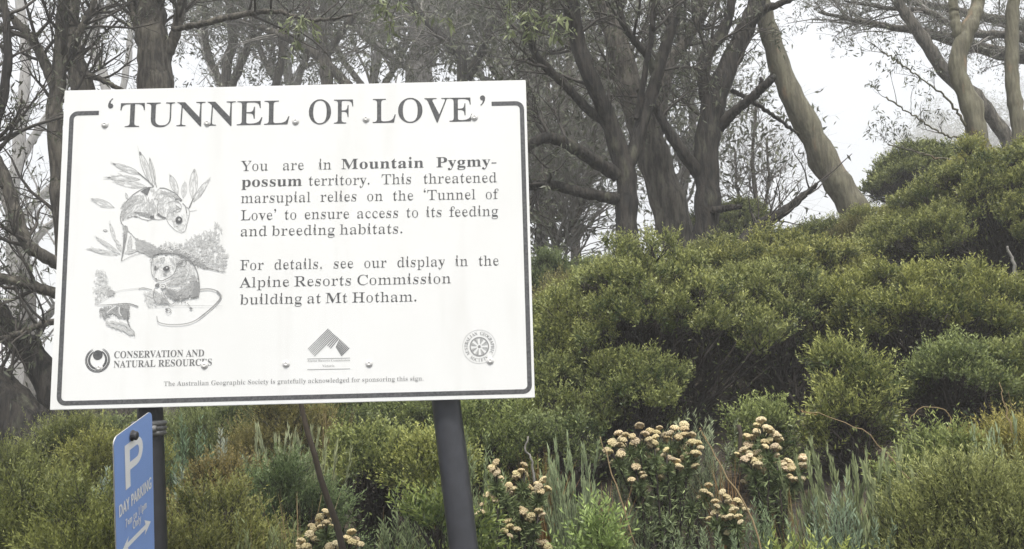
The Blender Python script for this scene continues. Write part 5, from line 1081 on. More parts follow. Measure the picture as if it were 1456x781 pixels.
def circle(cx, cy, r, n=14):
    a = np.arange(n) / n * 2 * math.pi
    return np.stack([cx + np.cos(a) * r, cy + np.sin(a) * r], -1)
_comma = np.array([(0, 60), (18, 100), (60, 120), (105, 105), (125, 60), (118, 0), (90, -60), (40, -115), (15, -125), (10, -108), (48, -70), (66, -20), (62, -2), (20, 8)], float)
def punct(ch):
    if ch == '.': return 260, [circle(125, 60, 68)]
    if ch == ',': return 270, [_comma + [60, 0]]
    if ch == '\u2019': return 270, [_comma * 1.2 + [55, 590]]
    if ch == '\u2018': return 270, [-_comma * 1.2 + [205, 660]]
    if ch == '-': return 340, [np.array([(35, 190), (35, 250), (300, 250), (300, 190)], float)]
    return None

_gc = {}
def glyph(ch, font, thin):
    k = (ch, font is GS, thin)
    if k in _gc: return _gc[k]
    g = punct(ch) or font.get(ch)
    adv, cs = g
    area = lambda c: 0.5 * np.sum(c[:, 0] * np.roll(c[:, 1], -1) - np.roll(c[:, 0], -1) * c[:, 1])
    big = max(cs, key=lambda c: abs(area(c))); sg = np.sign(area(big))
    res = []
    segs = [(c[i], c[(i + 1) % len(c)]) for c in cs for i in range(len(c))]
    A_ = np.array([q[0] for q in segs]); B_ = np.array([q[1] for q in segs])
    for c in cs:
        e = np.roll(c, -1, 0) - np.roll(c, 1, 0)
        nn = np.stack([e[:, 1], -e[:, 0]], -1) * sg; nn /= np.linalg.norm(nn, axis=1, keepdims=True) + 1e-9
        if thin > 0 and punct(ch) is None:      # never thin a stroke away: measure it along the row first
            lim = np.zeros(len(c))
            for i, p in enumerate(c):
                if abs(nn[i, 0]) < .15: continue
                w = 1e9
                for y in (p[1] + 1.3, p[1] - 1.3):
                    hit = (A_[:, 1] > y) != (B_[:, 1] > y)
                    xx = A_[hit, 0] + (B_[hit, 0] - A_[hit, 0]) * (y - A_[hit, 1]) / (B_[hit, 1] - A_[hit, 1])
                    dx = (xx - p[0]) * -np.sign(nn[i, 0]); dx = dx[dx > 6]
                    if len(dx): w = min(w, dx.min())
                w = 0 if w > 1e8 else w
                lim[i] = np.clip((w - 34) / 2, 0, thin)
            res.append(c - nn * np.column_stack([lim, lim * 0.12]))
        else:
            lim = thin if punct(ch) is None else thin * .4
            res.append(c - nn * np.array([lim, lim * 0.25]))
    if ch in 'ij': res = [c * [.92, 1] + [11, 45] if c[:, 1].min() > 500 else c for c in res]
    tris = tessellate_polygon([[Vector((p[0], p[1], 0)) for p in c] for c in res])
    _gc[k] = (adv, np.vstack(res) / 1000, np.array(tris, int))
    return _gc[k]

_lay = [0]
def lay():
    _lay[0] += 1
    return -(0.0016 + _lay[0] * 4e-7)

def write(mb, s, p0, p1, cap, thin=14, just=None, font=None, tint=0.0, mapf=None, hs=None, capu=0.678):
    """set a line between two points of the photograph; cap: capital height in its pixels"""
    font = font or GS; mapf = mapf or Sg
    a, b = mapf(*p0), mapf(*p1)
    ln = np.linalg.norm(b - a); ex = (b - a) / ln; ey = np.array([-ex[1], ex[0]])
    q = mapf(p0[0], p0[1] - cap); em = np.linalg.norm(q - a) / capu
    advs = [0 if c == ' ' else glyph(c, font, thin)[0] / 1000 for c in s]
    ns = s.count(' '); nl = len(s) - ns
    nat = sum(advs) * em
    first = next(c for c in s if c != ' ')
    if just:                                   # word spaces take up the slack
        h = just; tr = 0
        sp = (ln - nat * h) / max(ns, 1)
        if ns and sp < 0.2 * em:
            h = (ln - ns * 0.2 * em) / nat; sp = 0.2 * em
    else:
        sp0 = 0.27 * em
        h = hs or min(1.22, max(0.7, (ln - ns * sp0) / nat)); tr = (ln - nat * h - ns * sp0) / max(len(s) - 1, 1); sp = sp0
    x = 0.0
    for c, ad in zip(s, advs):
        if c == ' ':
            x += sp + (0 if just else tr); continue
        _, V, T = glyph(c, font, thin)
        P = a + (x + V[:, :1] * em * h) * ex + V[:, 1:] * em * ey
        mb.add(np.stack([P[:, 0], np.full(len(P), lay()), P[:, 1]], -1), tris=T, tint=tint)
        x += ad * em * h + (0 if just else tr)

def sbuild(mb, name, m, smooth=False):
    o = mb.build(name, m, sign, smooth)
    o.location = (0, 0, ZC)
    return o

def poly(mb, pts, tint=0.0, mapf=None):
    """filled outline(s) given as board coordinates"""
    loops = pts if isinstance(pts, list) else [pts]
    T = tessellate_polygon([[Vector((p[0], p[1], 0)) for p in c] for c in loops])
    V = np.vstack(loops)
    mb.add(np.stack([V[:, 0], np.full(len(V), lay()), V[:, 1]], -1), tris=np.array(T, int), tint=tint)

# board
def board():
    import bmesh
    bm = bmesh.new(); bmesh.ops.create_cube(bm, size=1.0)
    bmesh.ops.scale(bm, vec=(SW, 0.004, SH), verts=bm.verts)
    bmesh.ops.translate(bm, vec=(0, 0.001, 0), verts=bm.verts)
    bmesh.ops.bevel(bm, geom=bm.edges[:], offset=0.0012, segments=2, affect='EDGES')
    me = bpy.data.meshes.new('board'); bm.to_mesh(me); bm.free()
    me.materials.append(M['white'])
    o = bpy.data.objects.new('board', me); link(o, sign); o.location = (0, 0, ZC)
    for z in (0.33, -0.31):             # stiffening rails on the back
        mb = MB(); v, q = box_arrays(-SW / 2 + .04, SW / 2 - .04, 0.0045, 0.022, z - .02, z + .02); mb.add(v, quads=q)
        sbuild(mb, 'rail', M['alu'])
board()

# border with rounded corners, open at the top for the title
def border():
    out = []
    w = 0.0115
    x0, y0 = Sg(101, 300)[0] - w / 2 - 0.0, 0
    L0 = Sg(89, 460)[0]; R0 = Sg(747.5, 350)[0]; T0 = 0.5 * (Sg(120, 160)[1] + Sg(720, 149)[1]); B0 = 0.5 * (Sg(200, 572.5)[1] + Sg(640, 558)[1])
    xl = Sg(141, 160)[0]; xr = Sg(699, 149)[0]
    r = 0.016
    path = [(xl, T0)]
    def arc(cx, cy, a0, a1):
        for a in np.linspace(a0, a1, 7): path.append((cx + r * math.cos(a), cy + r * math.sin(a)))
    arc(L0 + r, T0 - r, math.pi / 2, math.pi); arc(L0 + r, B0 + r, math.pi, 1.5 * math.pi)
    arc(R0 - r, B0 + r, -math.pi / 2, 0); arc(R0 - r, T0 - r, 0, math.pi / 2)
    path.append((xr, T0))
    P = np.array(path); T = np.gradient(P, axis=0); T /= np.linalg.norm(T, axis=1, keepdims=True); N_ = np.stack([-T[:, 1], T[:, 0]], -1)
    A, B = P + N_ * w / 2, P - N_ * w / 2
    n = len(P); V = np.vstack([A, B])
    mb = MB(); mb.add(np.stack([V[:, 0], np.full(2 * n, -0.0014), V[:, 1]], -1), quads=[(i, i + 1, n + i + 1, n + i) for i in range(n - 1)], tint=0.02)
    sbuild(mb, 'border', M['ink'])
border()

mb = MB()
CAPH = 34
write(mb, '\u2018', (150, 181), (164, 180.6), CAPH, 4, tint=.02)
for w_, x0, x1 in (('TUNNEL', 169.5, 411.5), ('OF', 436, 503), ('LOVE', 529, 673)):
    yl = lambda x: 181.2 - (x - 170) * 0.0165
    write(mb, w_, (x0, yl(x0)), (x1, yl(x1)), CAPH, 24, tint=.02)
    if w_ == 'LOVE': write(mb, '\u2019', (680, 172.8), (694, 172.5), CAPH, 4, tint=.02)
    sbuild(mb, 'title_word', M['ink']); mb = MB()

CB, TB = 14.2, 33
def bold_mix(parts, p0, p1):
    """one justified line whose parts differ in weight; x of each part measured on the photograph"""
    for s, x0, x1, th in parts:
        y = lambda x: p0[1] + (x - p0[0]) / (p1[0] - p0[0]) * (p1[1] - p0[1])
        write(mb, s, (x0, y(x0)), (x1, y(x1)), CB, th, just=1.06 if ' ' in s else None, tint=0.03)
mb = MB()
bold_mix([('You are in', 343, 472, TB), ('Mountain', 485, 603, 2), ('Pygmy-', 620, 707, 2)], (343, 243.5), (707, 236.5))
sbuild(mb, 'text_line', M['ink'])
mb = MB()
bold_mix([('possum', 343, 430, 2), ('territory. This threatened', 438, 707, TB)], (343, 266), (707, 259.5))
sbuild(mb, 'text_line', M['ink'])
mb = MB()
write(mb, 'marsupial relies on the \u2018Tunnel of', (342, 289), (708, 283), CB, TB, just=1.06, tint=0.03)
sbuild(mb, 'text_line', M['ink'])
mb = MB()
write(mb, 'Love\u2019 to ensure access to its feeding', (342, 313.5), (709, 307.2), CB, TB, just=1.06, tint=0.03)
sbuild(mb, 'text_line', M['ink'])
mb = MB()
write(mb, 'and breeding habitats.', (341, 336.2), (574, 332), CB, TB, tint=0.03)
sbuild(mb, 'text_line', M['ink'])
mb = MB()
write(mb, 'For details, see our display in the', (341, 384.3), (710, 377.5), CB, TB, just=1.06, tint=0.03)
sbuild(mb, 'text_line', M['ink'])
mb = MB()
write(mb, 'Alpine Resorts Commission', (341, 409), (642, 402.8), CB, TB, tint=0.03)
sbuild(mb, 'text_line', M['ink'])
mb = MB()
write(mb, 'building at Mt Hotham.', (341, 433.2), (594, 428.6), CB, TB, tint=0.03)
sbuild(mb, 'text_line', M['ink'])

mb = MB()
write(mb, 'The Australian Geographic Society is gratefully acknowledged for sponsoring this sign.', (233, 549), (603, 541.3), 6.4, 24, tint=0.25)
sbuild(mb, 'sponsor_lettering', M['ink'])

# department emblem and its name
mb = MB()
write(mb, 'CONSERVATION AND', (162, 509.3), (291, 506.6), 9.4, 6, tint=0.12)
write(mb, 'NATURAL RESOURCES', (161.5, 522.8), (302, 519.6), 9.4, 6, tint=0.12)
c0 = Sg(139.2, 512); u = 1.2 / 683
def ring(mb, c, r0, r1, a0, a1, dx=0.0, dy=0.0, tint=.0, n=36, taper=True):
    a = np.linspace(a0, a1, n)
    k = np.sin(np.linspace(0, math.pi, n)) ** .5 if taper else np.ones(n)
    A = np.stack([c[0] + r1 * np.cos(a), c[1] + r1 * np.sin(a)], -1)
    rr = r1 - (r1 - r0) * (0.15 + .85 * k)
    B = np.stack([c[0] + rr * np.cos(a), c[1] + rr * np.sin(a)], -1)
    V = np.vstack([A, B]); z = lay()
    mb.add(np.stack([V[:, 0], np.full(2 * n, z), V[:, 1]], -1), quads=[(i, i + 1, n + i + 1, n + i) for i in range(n - 1)], tint=tint)
poly(mb, circle(c0[0], c0[1] + 7 * u, 6.9 * u, 28), .03)
for (r0, r1) in ((10.4, 13.6), (14.6, 16.2), (16.6, 17.6)):
    ring(mb, c0, r0 * u, r1 * u, R(115), R(285), tint=.05)
    ring(mb, c0, r0 * u, r1 * u, R(-88), R(68), tint=.05)
sbuild(mb, 'department_emblem', M['ink'])

# striped mountain emblem over two ruled lines
mb = MB()
E4 = lambda X, Y: Sg(420 + X / 7.81, 455 + Y / 7.81)
A0, A1, B1 = E4(367, 100), E4(140, 325), E4(600, 310)
bl, nt, rb, nb = E4(218, 408), E4(350, 282), E4(510, 400), E4(405, 330)
def strip(p, q, w, t0, t1=None):
    d = (q - p) / np.linalg.norm(q - p); n = np.array([-d[1], d[0]]) * w / 2
    V = np.array([p + n, q + n, q - n, p - n]); t1 = t0 if t1 is None else t1
    mb.add(np.stack([V[:, 0], np.full(4, lay()), V[:, 1]], -1), quads=[(0, 1, 2, 3)], tint=[t0, t1, t1, t0])
NS = 19
for k in range(NS):                       # stripes climb from lower left to upper right
    f = k / (NS - 1)
    top = A0 + (B1 - A0) * f
    dirv = (A1 - A0) / np.linalg.norm(A1 - A0)
    if f < 0.36: e = A1 + (bl - A1) * (f / 0.36)
    elif f < 0.55: e = nt + (nb - nt) * ((f - .36) / .19)
    else: e = nb + np.array([0, 0]) + (rb - nb) * ((f - .55) / .45) + (np.array([6, 3]) * u * (1 - (f - .55) / .45))
    strip(top, e, 0.0021 if f > .3 else 0.0018, .12, .45 if f < .36 else .2)
for Y0, Y1 in ((432, 424), (552, 543)):
    strip(E4(134, Y0), E4(608, Y1), .0012, .35)
write(mb, 'Alpine Resorts Commission', (437, 514.5), (498, 513.6), 2.9, 10, tint=.45)
write(mb, 'Victoria', (458.5, 522), (475.8, 521.7), 3.2, 10, tint=.4)
sbuild(mb, 'mountain_emblem', M['ink'])

# compass emblem with lettering round it
mb = MB()
cc = Sg(681.6, 493)
ring(mb, cc, 12.2 * u, 13.8 * u, 0, 2 * math.pi, tint=.3, taper=False, n=48)
ring(mb, cc, 23.6 * u, 24.1 * u, 0, 2 * math.pi, tint=.62, taper=False, n=48)
for k in range(8):
    a = k * math.pi / 4 + .06
    for s in (1, -1):
        b = a + s * math.pi / 8; m_ = a + s * .10
        V = np.array([(cc[0] + r * u * math.cos(t), cc[1] + r * u * math.sin(t)) for r, t in ((3.2, b - s * .05), (11.6, m_ + s * .08), (12.2, a + s * math.pi / 8))])
        mb.add(np.stack([V[:, 0], np.full(3, lay()), V[:, 1]], -1), tris=[(0, 1, 2)], tint=.38 + .2 * (s > 0))
poly(mb, circle(cc[0], cc[1], 2 * u, 12), .25)
def arc_text(s, c, r, a_mid, step, cap, up=True):
    em = cap / .678
    for i, ch in enumerate(s):
        if ch == ' ': continue
        a = a_mid + (-(i - (len(s) - 1) / 2) * step if up else (i - (len(s) - 1) / 2) * step)
        ad, V, T = glyph(ch, GS, 6)
        ex = np.array([math.sin(a), -math.cos(a)]) * (1 if up else -1); ey = np.array([math.cos(a), math.sin(a)]) * (1 if up else -1)
        o = np.array(c) + np.array([math.cos(a), math.sin(a)]) * (r if up else r + cap)
        P = o + (V[:, :1] * em - ad / 2000 * em) * ex * .8 + V[:, 1:] * em * ey
        mb.add(np.stack([P[:, 0], np.full(len(P), lay()), P[:, 1]], -1), tris=T, tint=.33)
arc_text('AUSTRALIAN GEOGRAPHIC', cc, 16.6 * u, R(92), R(12.0), 4.7 * u)
arc_text('SOCIETY', cc, 16.6 * u, R(-92), R(12), 4.7 * u, False)
sbuild(mb, 'compass_emblem', M['ink'])

# ---- the pencil drawing of two small possums among snow gum leaves
mb = MB()
Z1 = lambda X, Y: Sg(120 + X / 5.581, 205 + Y / 5.581)
Z2 = lambda X, Y: Sg(120 + X / 5.205, 335 + Y / 5.205)
drng = np.random.default_rng(3)
def stroke(pts, w0, w1, t, Z, n=None, tri=False):
    P = np.array([Z(*p) for p in pts]); n = n or 5 * len(pts)
    t = t * .86 + .03 if t < .9 else t
    if len(P) > 2: P = catmull(P, n)
    else: P = np.linspace(P[0], P[1], 4); n = 4
    T = np.gradient(P, axis=0); T /= np.linalg.norm(T, axis=1, keepdims=True) + 1e-9
    N_ = np.stack([-T[:, 1], T[:, 0]], -1)
    w = np.linspace(w0, w1, n)[:, None] * 1.05 * u / 5.4 / 2
    V = np.vstack([P + N_ * w, P - N_ * w])
    mb.add(np.stack([V[:, 0], np.full(2 * n, lay()), V[:, 1]], -1), quads=[(i, i + 1, n + i + 1, n + i) for i in range(n - 1)], tint=t)
def inside(poly_, p):
    x, y = p; c = False; n = len(poly_)
    for i in range(n):
        x1, y1 = poly_[i]; x2, y2 = poly_[i - 1]
        if (y1 > y) != (y2 > y) and x < (x2 - x1) * (y - y1) / (y2 - y1) + x1: c = not c
    return c
def hatch(poly_, n, ln, ang, t0, t1, Z, w=2.2, spread=.35, curl=0.0):
    xs = [p[0] for p in poly_]; ys = [p[1] for p in poly_]; k = 0; tries = 0
    while k < n and tries < n * 12:
        tries += 1
        p = (drng.uniform(min(xs), max(xs)), drng.uniform(min(ys), max(ys)))
        if not inside(poly_, p): continue
        a = ang + drng.normal() * spread; l = ln * drng.uniform(.5, 1.2)
        q = (p[0] + math.cos(a) * l, p[1] + math.sin(a) * l)
        m_ = ((p[0] + q[0]) / 2 - math.sin(a) * curl * l, (p[1] + q[1]) / 2 + math.cos(a) * curl * l)
        stroke([p, m_, q], w * 1.9, w * 1.1, drng.uniform(t0, t1) * .88 + .14, Z, 6); k += 1
def blob(cx, cy, rx, ry, rot, t, Z, n=22):
    a = np.arange(n) / n * 2 * math.pi
    c_, s_ = math.cos(rot), math.sin(rot)
    poly(mb, np.array([Z(cx + rx * math.cos(x) * c_ - ry * math.sin(x) * s_, cy + rx * math.cos(x) * s_ + ry * math.sin(x) * c_) for x in a]), t)
def gumleaf(b, tip, w, t, Z, dark=0.3):
    b = np.array(b, float); tip = np.array(tip, float); d = tip - b; n_ = np.array([-d[1], d[0]]) / np.linalg.norm(d)
    for s in (1, -1):
        stroke([tuple(b), tuple(b + d * .35 + n_ * w * s), tuple(b + d * .75 + n_ * w * .85 * s), tuple(tip)], 3, 3.5, t, Z)
    stroke([tuple(b), tuple(b + d * .9)], 2.5, 1, t + .12, Z)
    pl = [tuple(b), tuple(b + d * .35 + n_ * w), tuple(b + d * .8 + n_ * w * .8), tuple(tip), tuple(b + d * .8 - n_ * w * .8), tuple(b + d * .35 - n_ * w)]
    hatch(pl, 26, np.linalg.norm(d) * .2, math.atan2(d[1], d[0]), .72, .88, Z, 2.5, .15)
    e = tip - d * .05
    blob(e[0], e[1], np.linalg.norm(d) * .055, w * .35, math.atan2(d[1], d[0]), dark, Z, 12)
# gum leaves round the upper animal
gumleaf((545, 335), (440, 62), 26, .42, Z1, .22); gumleaf((562, 325), (520, 115), 17, .42, Z1, .3); gumleaf((455, 245), (228, 156), 22, .45, Z1, .3)
gumleaf((445, 282), (186, 268), 22, .42, Z1, .25); gumleaf((745, 405), (682, 246), 24, .52, Z1, .45); gumleaf((858, 440), (875, 200), 30, .58, Z1, .5)
gumleaf((866, 460), (985, 285), 20, .58, Z1, .6); gumleaf((240, 505), (58, 436), 24, .58, Z1, .55); gumleaf((785, 430), (800, 300), 20, .72, Z1, .7)
gumleaf((500, 340), (245, 300), 24, .72, Z1, .7); gumleaf((345, 440), (330, 390), 8, .4, Z1, .3)
gumleaf((250, 780), (205, 632), 12, .55, Z1, .45); gumleaf((185, 690), (152, 684), 8, .3, Z1, .25)
stroke([(552, 338), (505, 292), (448, 245), (425, 225)], 10, 6, .22, Z1); stroke([(833, 508), (850, 470), (868, 428)], 10, 6, .2, Z1)
stroke([(545, 340), (520, 300), (500, 250), (490, 200)], 4, 2, .4, Z1); stroke([(575, 345), (560, 280), (545, 200), (525, 130)], 5, 3, .3, Z1)
stroke([(840, 535), (870, 530), (895, 525)], 4, 2, .4, Z1)
# upper animal
stroke([(548, 343), (490, 348), (430, 375), (370, 420), (320, 480), (297, 540), (288, 590), (298, 630), (318, 652)], 5, 6, .28, Z1)
stroke([(598, 350), (640, 352), (690, 374), (735, 402), (772, 446)], 6, 6, .25, Z1)
poly(mb, np.array([Z1(*p) for p in [(448, 378), (480, 358), (515, 346), (528, 346), (515, 375), (500, 412), (482, 396)]]), .14)
hatch([(330, 470), (400, 410), (470, 385), (500, 470), (500, 540), (420, 545), (300, 600), (300, 540)], 170, 26, 2.2, .62, .84, Z1, 2.4)
hatch([(520, 350), (590, 350), (690, 390), (760, 450), (660, 470), (640, 560), (580, 560), (590, 440), (560, 430)], 150, 26, 1.9, .66, .86, Z1, 2.4)
stroke([(470, 386), (492, 420), (500, 470), (502, 520), (518, 558)], 3, 4, .42, Z1); stroke([(556, 432), (586, 445), (582, 500), (580, 556)], 4, 4, .35, Z1)
stroke([(400, 545), (450, 547), (520, 566), (552, 576)], 12, 16, .25, Z1); hatch([(400, 535), (520, 550), (560, 590), (420, 565)], 50, 20, .3, .2, .5, Z1, 3)
blob(540, 582, 17, 13, .3, .1, Z1); stroke([(340, 592), (390, 573), (420, 575), (460, 595), (512, 606)], 4, 4, .35, Z1); blob(410, 576, 16, 7, .2, .3, Z1)
stroke([(585, 556), (610, 575), (648, 588)], 20, 10, .18, Z1); stroke([(500, 610), (545, 596), (590, 600), (645, 592)], 5, 4, .4, Z1)
stroke([(650, 588), (672, 632), (722, 682), (768, 706)], 4, 3, .45, Z1); stroke([(768, 706), (800, 690), (815, 640), (828, 590), (836, 548), (826, 510), (800, 498)], 3, 5, .45, Z1)
stroke([(660, 472), (700, 455), (745, 460), (770, 490), (762, 530), (722, 546)], 4, 4, .4, Z1); stroke([(700, 542), (735, 522), (762, 512)], 7, 3, .25, Z1); stroke([(728, 486), (750, 505), (770, 515)], 6, 4, .3, Z1)
stroke([(722, 446), (752, 432), (772, 452)], 10, 18, .14, Z1); stroke([(782, 470), (805, 500), (814, 550)], 6, 8, .35, Z1)
hatch([(650, 590), (700, 545), (790, 540), (830, 560), (800, 690), (740, 690)], 90, 20, 1.2, .7, .88, Z1, 2.2)
blob(753, 603, 26, 27, 0, .06, Z1); blob(757, 601, 9, 9, 0, .65, Z1)
stroke([(318, 650), (330, 700), (328, 740), (316, 790)], 26, 10, .3, Z1); stroke([(335, 650), (350, 690), (380, 720), (400, 745)], 5, 4, .4, Z1); hatch([(310, 640), (345, 650), (335, 740), (318, 740)], 60, 22, 1.6, .25, .6, Z1, 3)
hatch([(295, 560), (310, 470), (380, 410), (440, 385), (420, 430), (350, 500), (320, 600)], 120, 26, 2.1, .4, .7, Z1, 2.6); hatch([(600, 360), (690, 385), (760, 440), (700, 420), (610, 385)], 80, 24, .5, .4, .7, Z1, 2.6); hatch([(505, 420), (555, 440), (580, 500), (560, 560), (520, 540)], 70, 24, 1.7, .5, .75, Z1, 2.4); hatch([(660, 500), (720, 470), (765, 500), (700, 560), (650, 580)], 70, 18, 1.2, .5, .75, Z1, 2.4)
# rocks and moss
stroke([(380, 720), (410, 748), (470, 775), (520, 785)], 4, 3, .6, Z1)
hatch([(780, 781), (900, 720), (1000, 690), (1040, 620), (1100, 690), (1060, 760), (1000, 790)], 150, 22, -.8, .55, .8, Z1, 2.6, .9, .3)
stroke([(300, -10), (292, 80), (282, 150), (276, 192)], 13, 5, .28, Z2); stroke([(318, -10), (300, 90), (284, 160)], 4, 3, .35, Z2)
for b, tp in (((270, 140), (90, 15)), ((250, 145), (40, 100)), ((275, 120), (240, 35)), ((330, 140), (345, 5)), ((300, 130), (385, 110))):
    gumleaf(b, tp, 14, .62, Z2, .5)
stroke([(276, 192), (340, 158), (400, 136), (455, 130), (500, 160)], 3, 4, .5, Z2)
hatch([(372, 20), (450, 45), (550, 95), (545, 130), (500, 155), (440, 128), (385, 112)], 330, 30, .4, .3, .62, Z2, 3.2)
hatch([(440, 118), (545, 105), (540, 135), (500, 158)], 120, 22, .2, .12, .4, Z2, 3.5)
moss = [(545, 60), (700, 55), (800, 40), (920, 20), (1000, 60), (1060, 150), (1035, 270), (900, 235), (800, 185), (700, 130), (560, 120)]
hatch(moss, 520, 22, .3, .45, .8, Z2, 2.8, 1.2, .45)
hatch([(540, 85), (700, 105), (800, 150), (920, 215), (900, 240), (790, 200), (690, 140), (560, 128)], 260, 20, .5, .1, .5, Z2, 3.4, 1.2, .45)
for k in range(26):
    x = 560 + k * 14.5; y = 95 + max(0, (k - 8)) * 7 + drng.normal() * 12
    stroke([(x, y), (x + 14, y - 8), (x + 24, y + 6), (x + 8, y + 12)], 4, 3, .96, Z2)
stroke([(900, 235), (960, 255), (1035, 272)], 8, 3, .25, Z2)
stroke([(158, 290), (165, 350), (212, 412), (300, 402), (410, 390), (505, 402)], 2, 3, .7, Z2); stroke([(405, 398), (440, 388), (505, 404)], 6, 6, .42, Z2)
hatch([(90, 250), (155, 265), (165, 350), (215, 412), (190, 440), (90, 490), (70, 400)], 190, 26, 1.0, .62, .86, Z2, 2.4, .8); blob(195, 424, 26, 15, -.5, .42, Z2); hatch([(165, 400), (218, 405), (215, 440), (170, 440)], 60, 18, .6, .25, .6, Z2, 3)
stroke([(80, 512), (150, 470), (215, 436)], 3, 3, .6, Z2); stroke([(92, 515), (170, 514), (250, 508), (330, 505), (402, 526)], 3, 9, .25, Z2)
crk = [(120, 535), (250, 512), (330, 510), (318, 560), (325, 625), (300, 600), (262, 600), (205, 565), (150, 612), (125, 580)]
hatch(crk, 330, 24, .9, .12, .5, Z2, 3.2, .9, .2); hatch([(230, 520), (325, 545), (326, 620), (280, 600)], 130, 22, .6, .06, .3, Z2, 3.5)
stroke([(240, 520), (195, 550), (170, 575)], 9, 5, .92, Z2); stroke([(262, 530), (262, 570), (280, 598)], 9, 5, .92, Z2)
stroke([(320, 560), (326, 640), (345, 692)], 6, 11, .15, Z2); stroke([(340, 685), (372, 715), (374, 752)], 6, 3, .4, Z2)
hatch([(150, 620), (300, 640), (345, 692), (372, 745), (260, 690), (160, 650)], 190, 28, .7, .62, .85, Z2, 2.4)
hatch([(430, 410), (520, 405), (530, 510), (470, 520)], 90, 26, 1.2, .7, .88, Z2, 2.4)
# lower animal
stroke([(508, 152), (560, 135), (640, 133), (722, 146), (790, 190), (832, 255), (850, 330), (852, 400), (838, 442)], 4, 8, .22, Z2)
hatch([(560, 145), (700, 150), (790, 200), (840, 300), (780, 380), (690, 370), (680, 260), (640, 160)], 180, 28, 1.1, .6, .86, Z2, 2.3)
hatch([(815, 290), (848, 330), (852, 440), (760, 455), (690, 468), (630, 440), (600, 385), (700, 405), (770, 380)], 420, 28, 2.6, .22, .6, Z2, 3)
hatch([(832, 330), (852, 350), (850, 440), (800, 450)], 120, 26, 1.9, .08, .3, Z2, 3.4); hatch([(600, 385), (660, 410), (690, 465), (640, 455)], 110, 22, .8, .1, .4, Z2, 3.2)
stroke([(512, 158), (497, 225), (505, 290), (532, 326)], 4, 4, .4, Z2); stroke([(532, 326), (572, 337), (612, 322), (660, 292), (682, 252), (692, 212)], 6, 4, .25, Z2)
hatch([(640, 300), (690, 250), (770, 230), (760, 320), (700, 360), (620, 355)], 130, 26, 2.4, .5, .8, Z2, 2.5); stroke([(612, 358), (690, 362), (750, 332), (785, 260)], 4, 3, .42, Z2)
hatch([(570, 225), (640, 210), (660, 240), (640, 275), (590, 285), (570, 260)], 30, 16, .6, .3, .5, Z2, 1.6); blob(610, 246, 25, 18, -.3, .05, Z2); blob(614, 241, 6, 5, 0, .85, Z2); blob(529, 243, 8, 19, .05, .12, Z2); blob(533, 322, 9, 6, 0, .2, Z2); hatch([(510, 170), (600, 150), (680, 170), (690, 230), (650, 295), (560, 330), (530, 300), (505, 260)], 60, 20, 1.8, .66, .86, Z2, 1.6); blob(581, 172, 20, 8, -.3, .45, Z2); blob(600, 285, 16, 8, -.2, .4, Z2)
stroke([(582, 218), (612, 222), (648, 222)], 3, 3, .4, Z2)
stroke([(682, 216), (720, 188), (757, 194), (742, 232), (694, 222)], 5, 5, .25, Z2); blob(715, 208, 22, 8, -.4, .22, Z2); stroke([(680, 140), (730, 160), (760, 188)], 4, 6, .3, Z2)
stroke([(486, 186), (512, 172), (506, 204), (490, 200)], 5, 4, .35, Z2); hatch([(500, 180), (560, 150), (600, 165), (560, 220), (510, 300)], 60, 20, 1.4, .65, .85, Z2, 2.2)
blob(543, 368, 19, 12, -.5, .22, Z2); blob(586, 378, 20, 15, 0, .88, Z2); stroke([(566, 370), (590, 362), (606, 380), (586, 396), (568, 388)], 5, 5, .3, Z2); blob(583, 380, 10, 5, .2, .3, Z2)
stroke([(612, 370), (655, 385), (725, 378)], 4, 3, .4, Z2); stroke([(524, 392), (514, 440), (530, 492), (560, 500), (580, 470), (572, 420)], 5, 4, .28, Z2); hatch([(522, 400), (575, 430), (575, 495), (535, 490)], 70, 20, 1.4, .45, .75, Z2, 2.5)
stroke([(580, 408), (605, 460), (642, 510), (682, 484), (660, 450), (612, 408)], 4, 5, .25, Z2); hatch([(580, 455), (640, 505), (560, 500)], 60, 18, .6, .15, .5, Z2, 3)
stroke([(655, 474), (735, 468), (842, 452)], 9, 4, .25, Z2)
for x in (700, 722, 744): stroke([(720, 470), (x, 482), (x + (x - 722) * .4, 502)], 7, 4, .3, Z2)
stroke([(850, 400), (930, 396), (990, 415), (1013, 452), (990, 492), (940, 540), (870, 600), (800, 640), (720, 657), (620, 658), (552, 640), (540, 598)], 8, 5, .4, Z2, 70)
stroke([(985, 412), (1013, 450), (990, 492), (930, 550), (850, 612)], 14, 6, .3, Z2, 40)
stroke([(520, 522), (700, 518), (860, 520), (1025, 522)], 3, 2, .55, Z2); stroke([(602, 545), (630, 540), (645, 560), (622, 576), (604, 562)], 6, 4, .4, Z2); blob(612, 550, 10, 7, .4, .2, Z2); blob(792, 540, 12, 8, .2, .25, Z2); stroke([(765, 500), (780, 520), (800, 545)], 5, 3, .4, Z2)
blob(610, 246, 24, 17, -.3, .05, Z2); blob(614, 241, 6, 5, 0, .85, Z2); blob(529, 243, 8, 19, .05, .12, Z2); blob(533, 322, 9, 6, 0, .2, Z2)
stroke([(512, 158), (497, 225), (505, 290), (532, 326)], 4, 4, .35, Z2); stroke([(532, 326), (572, 337), (612, 322), (660, 292), (682, 252), (692, 212)], 6, 4, .2, Z2)
blob(753, 603, 26, 27, 0, .06, Z1); blob(757, 601, 9, 9, 0, .65, Z1)
sbuild(mb, 'possum_drawing', M['ink'])

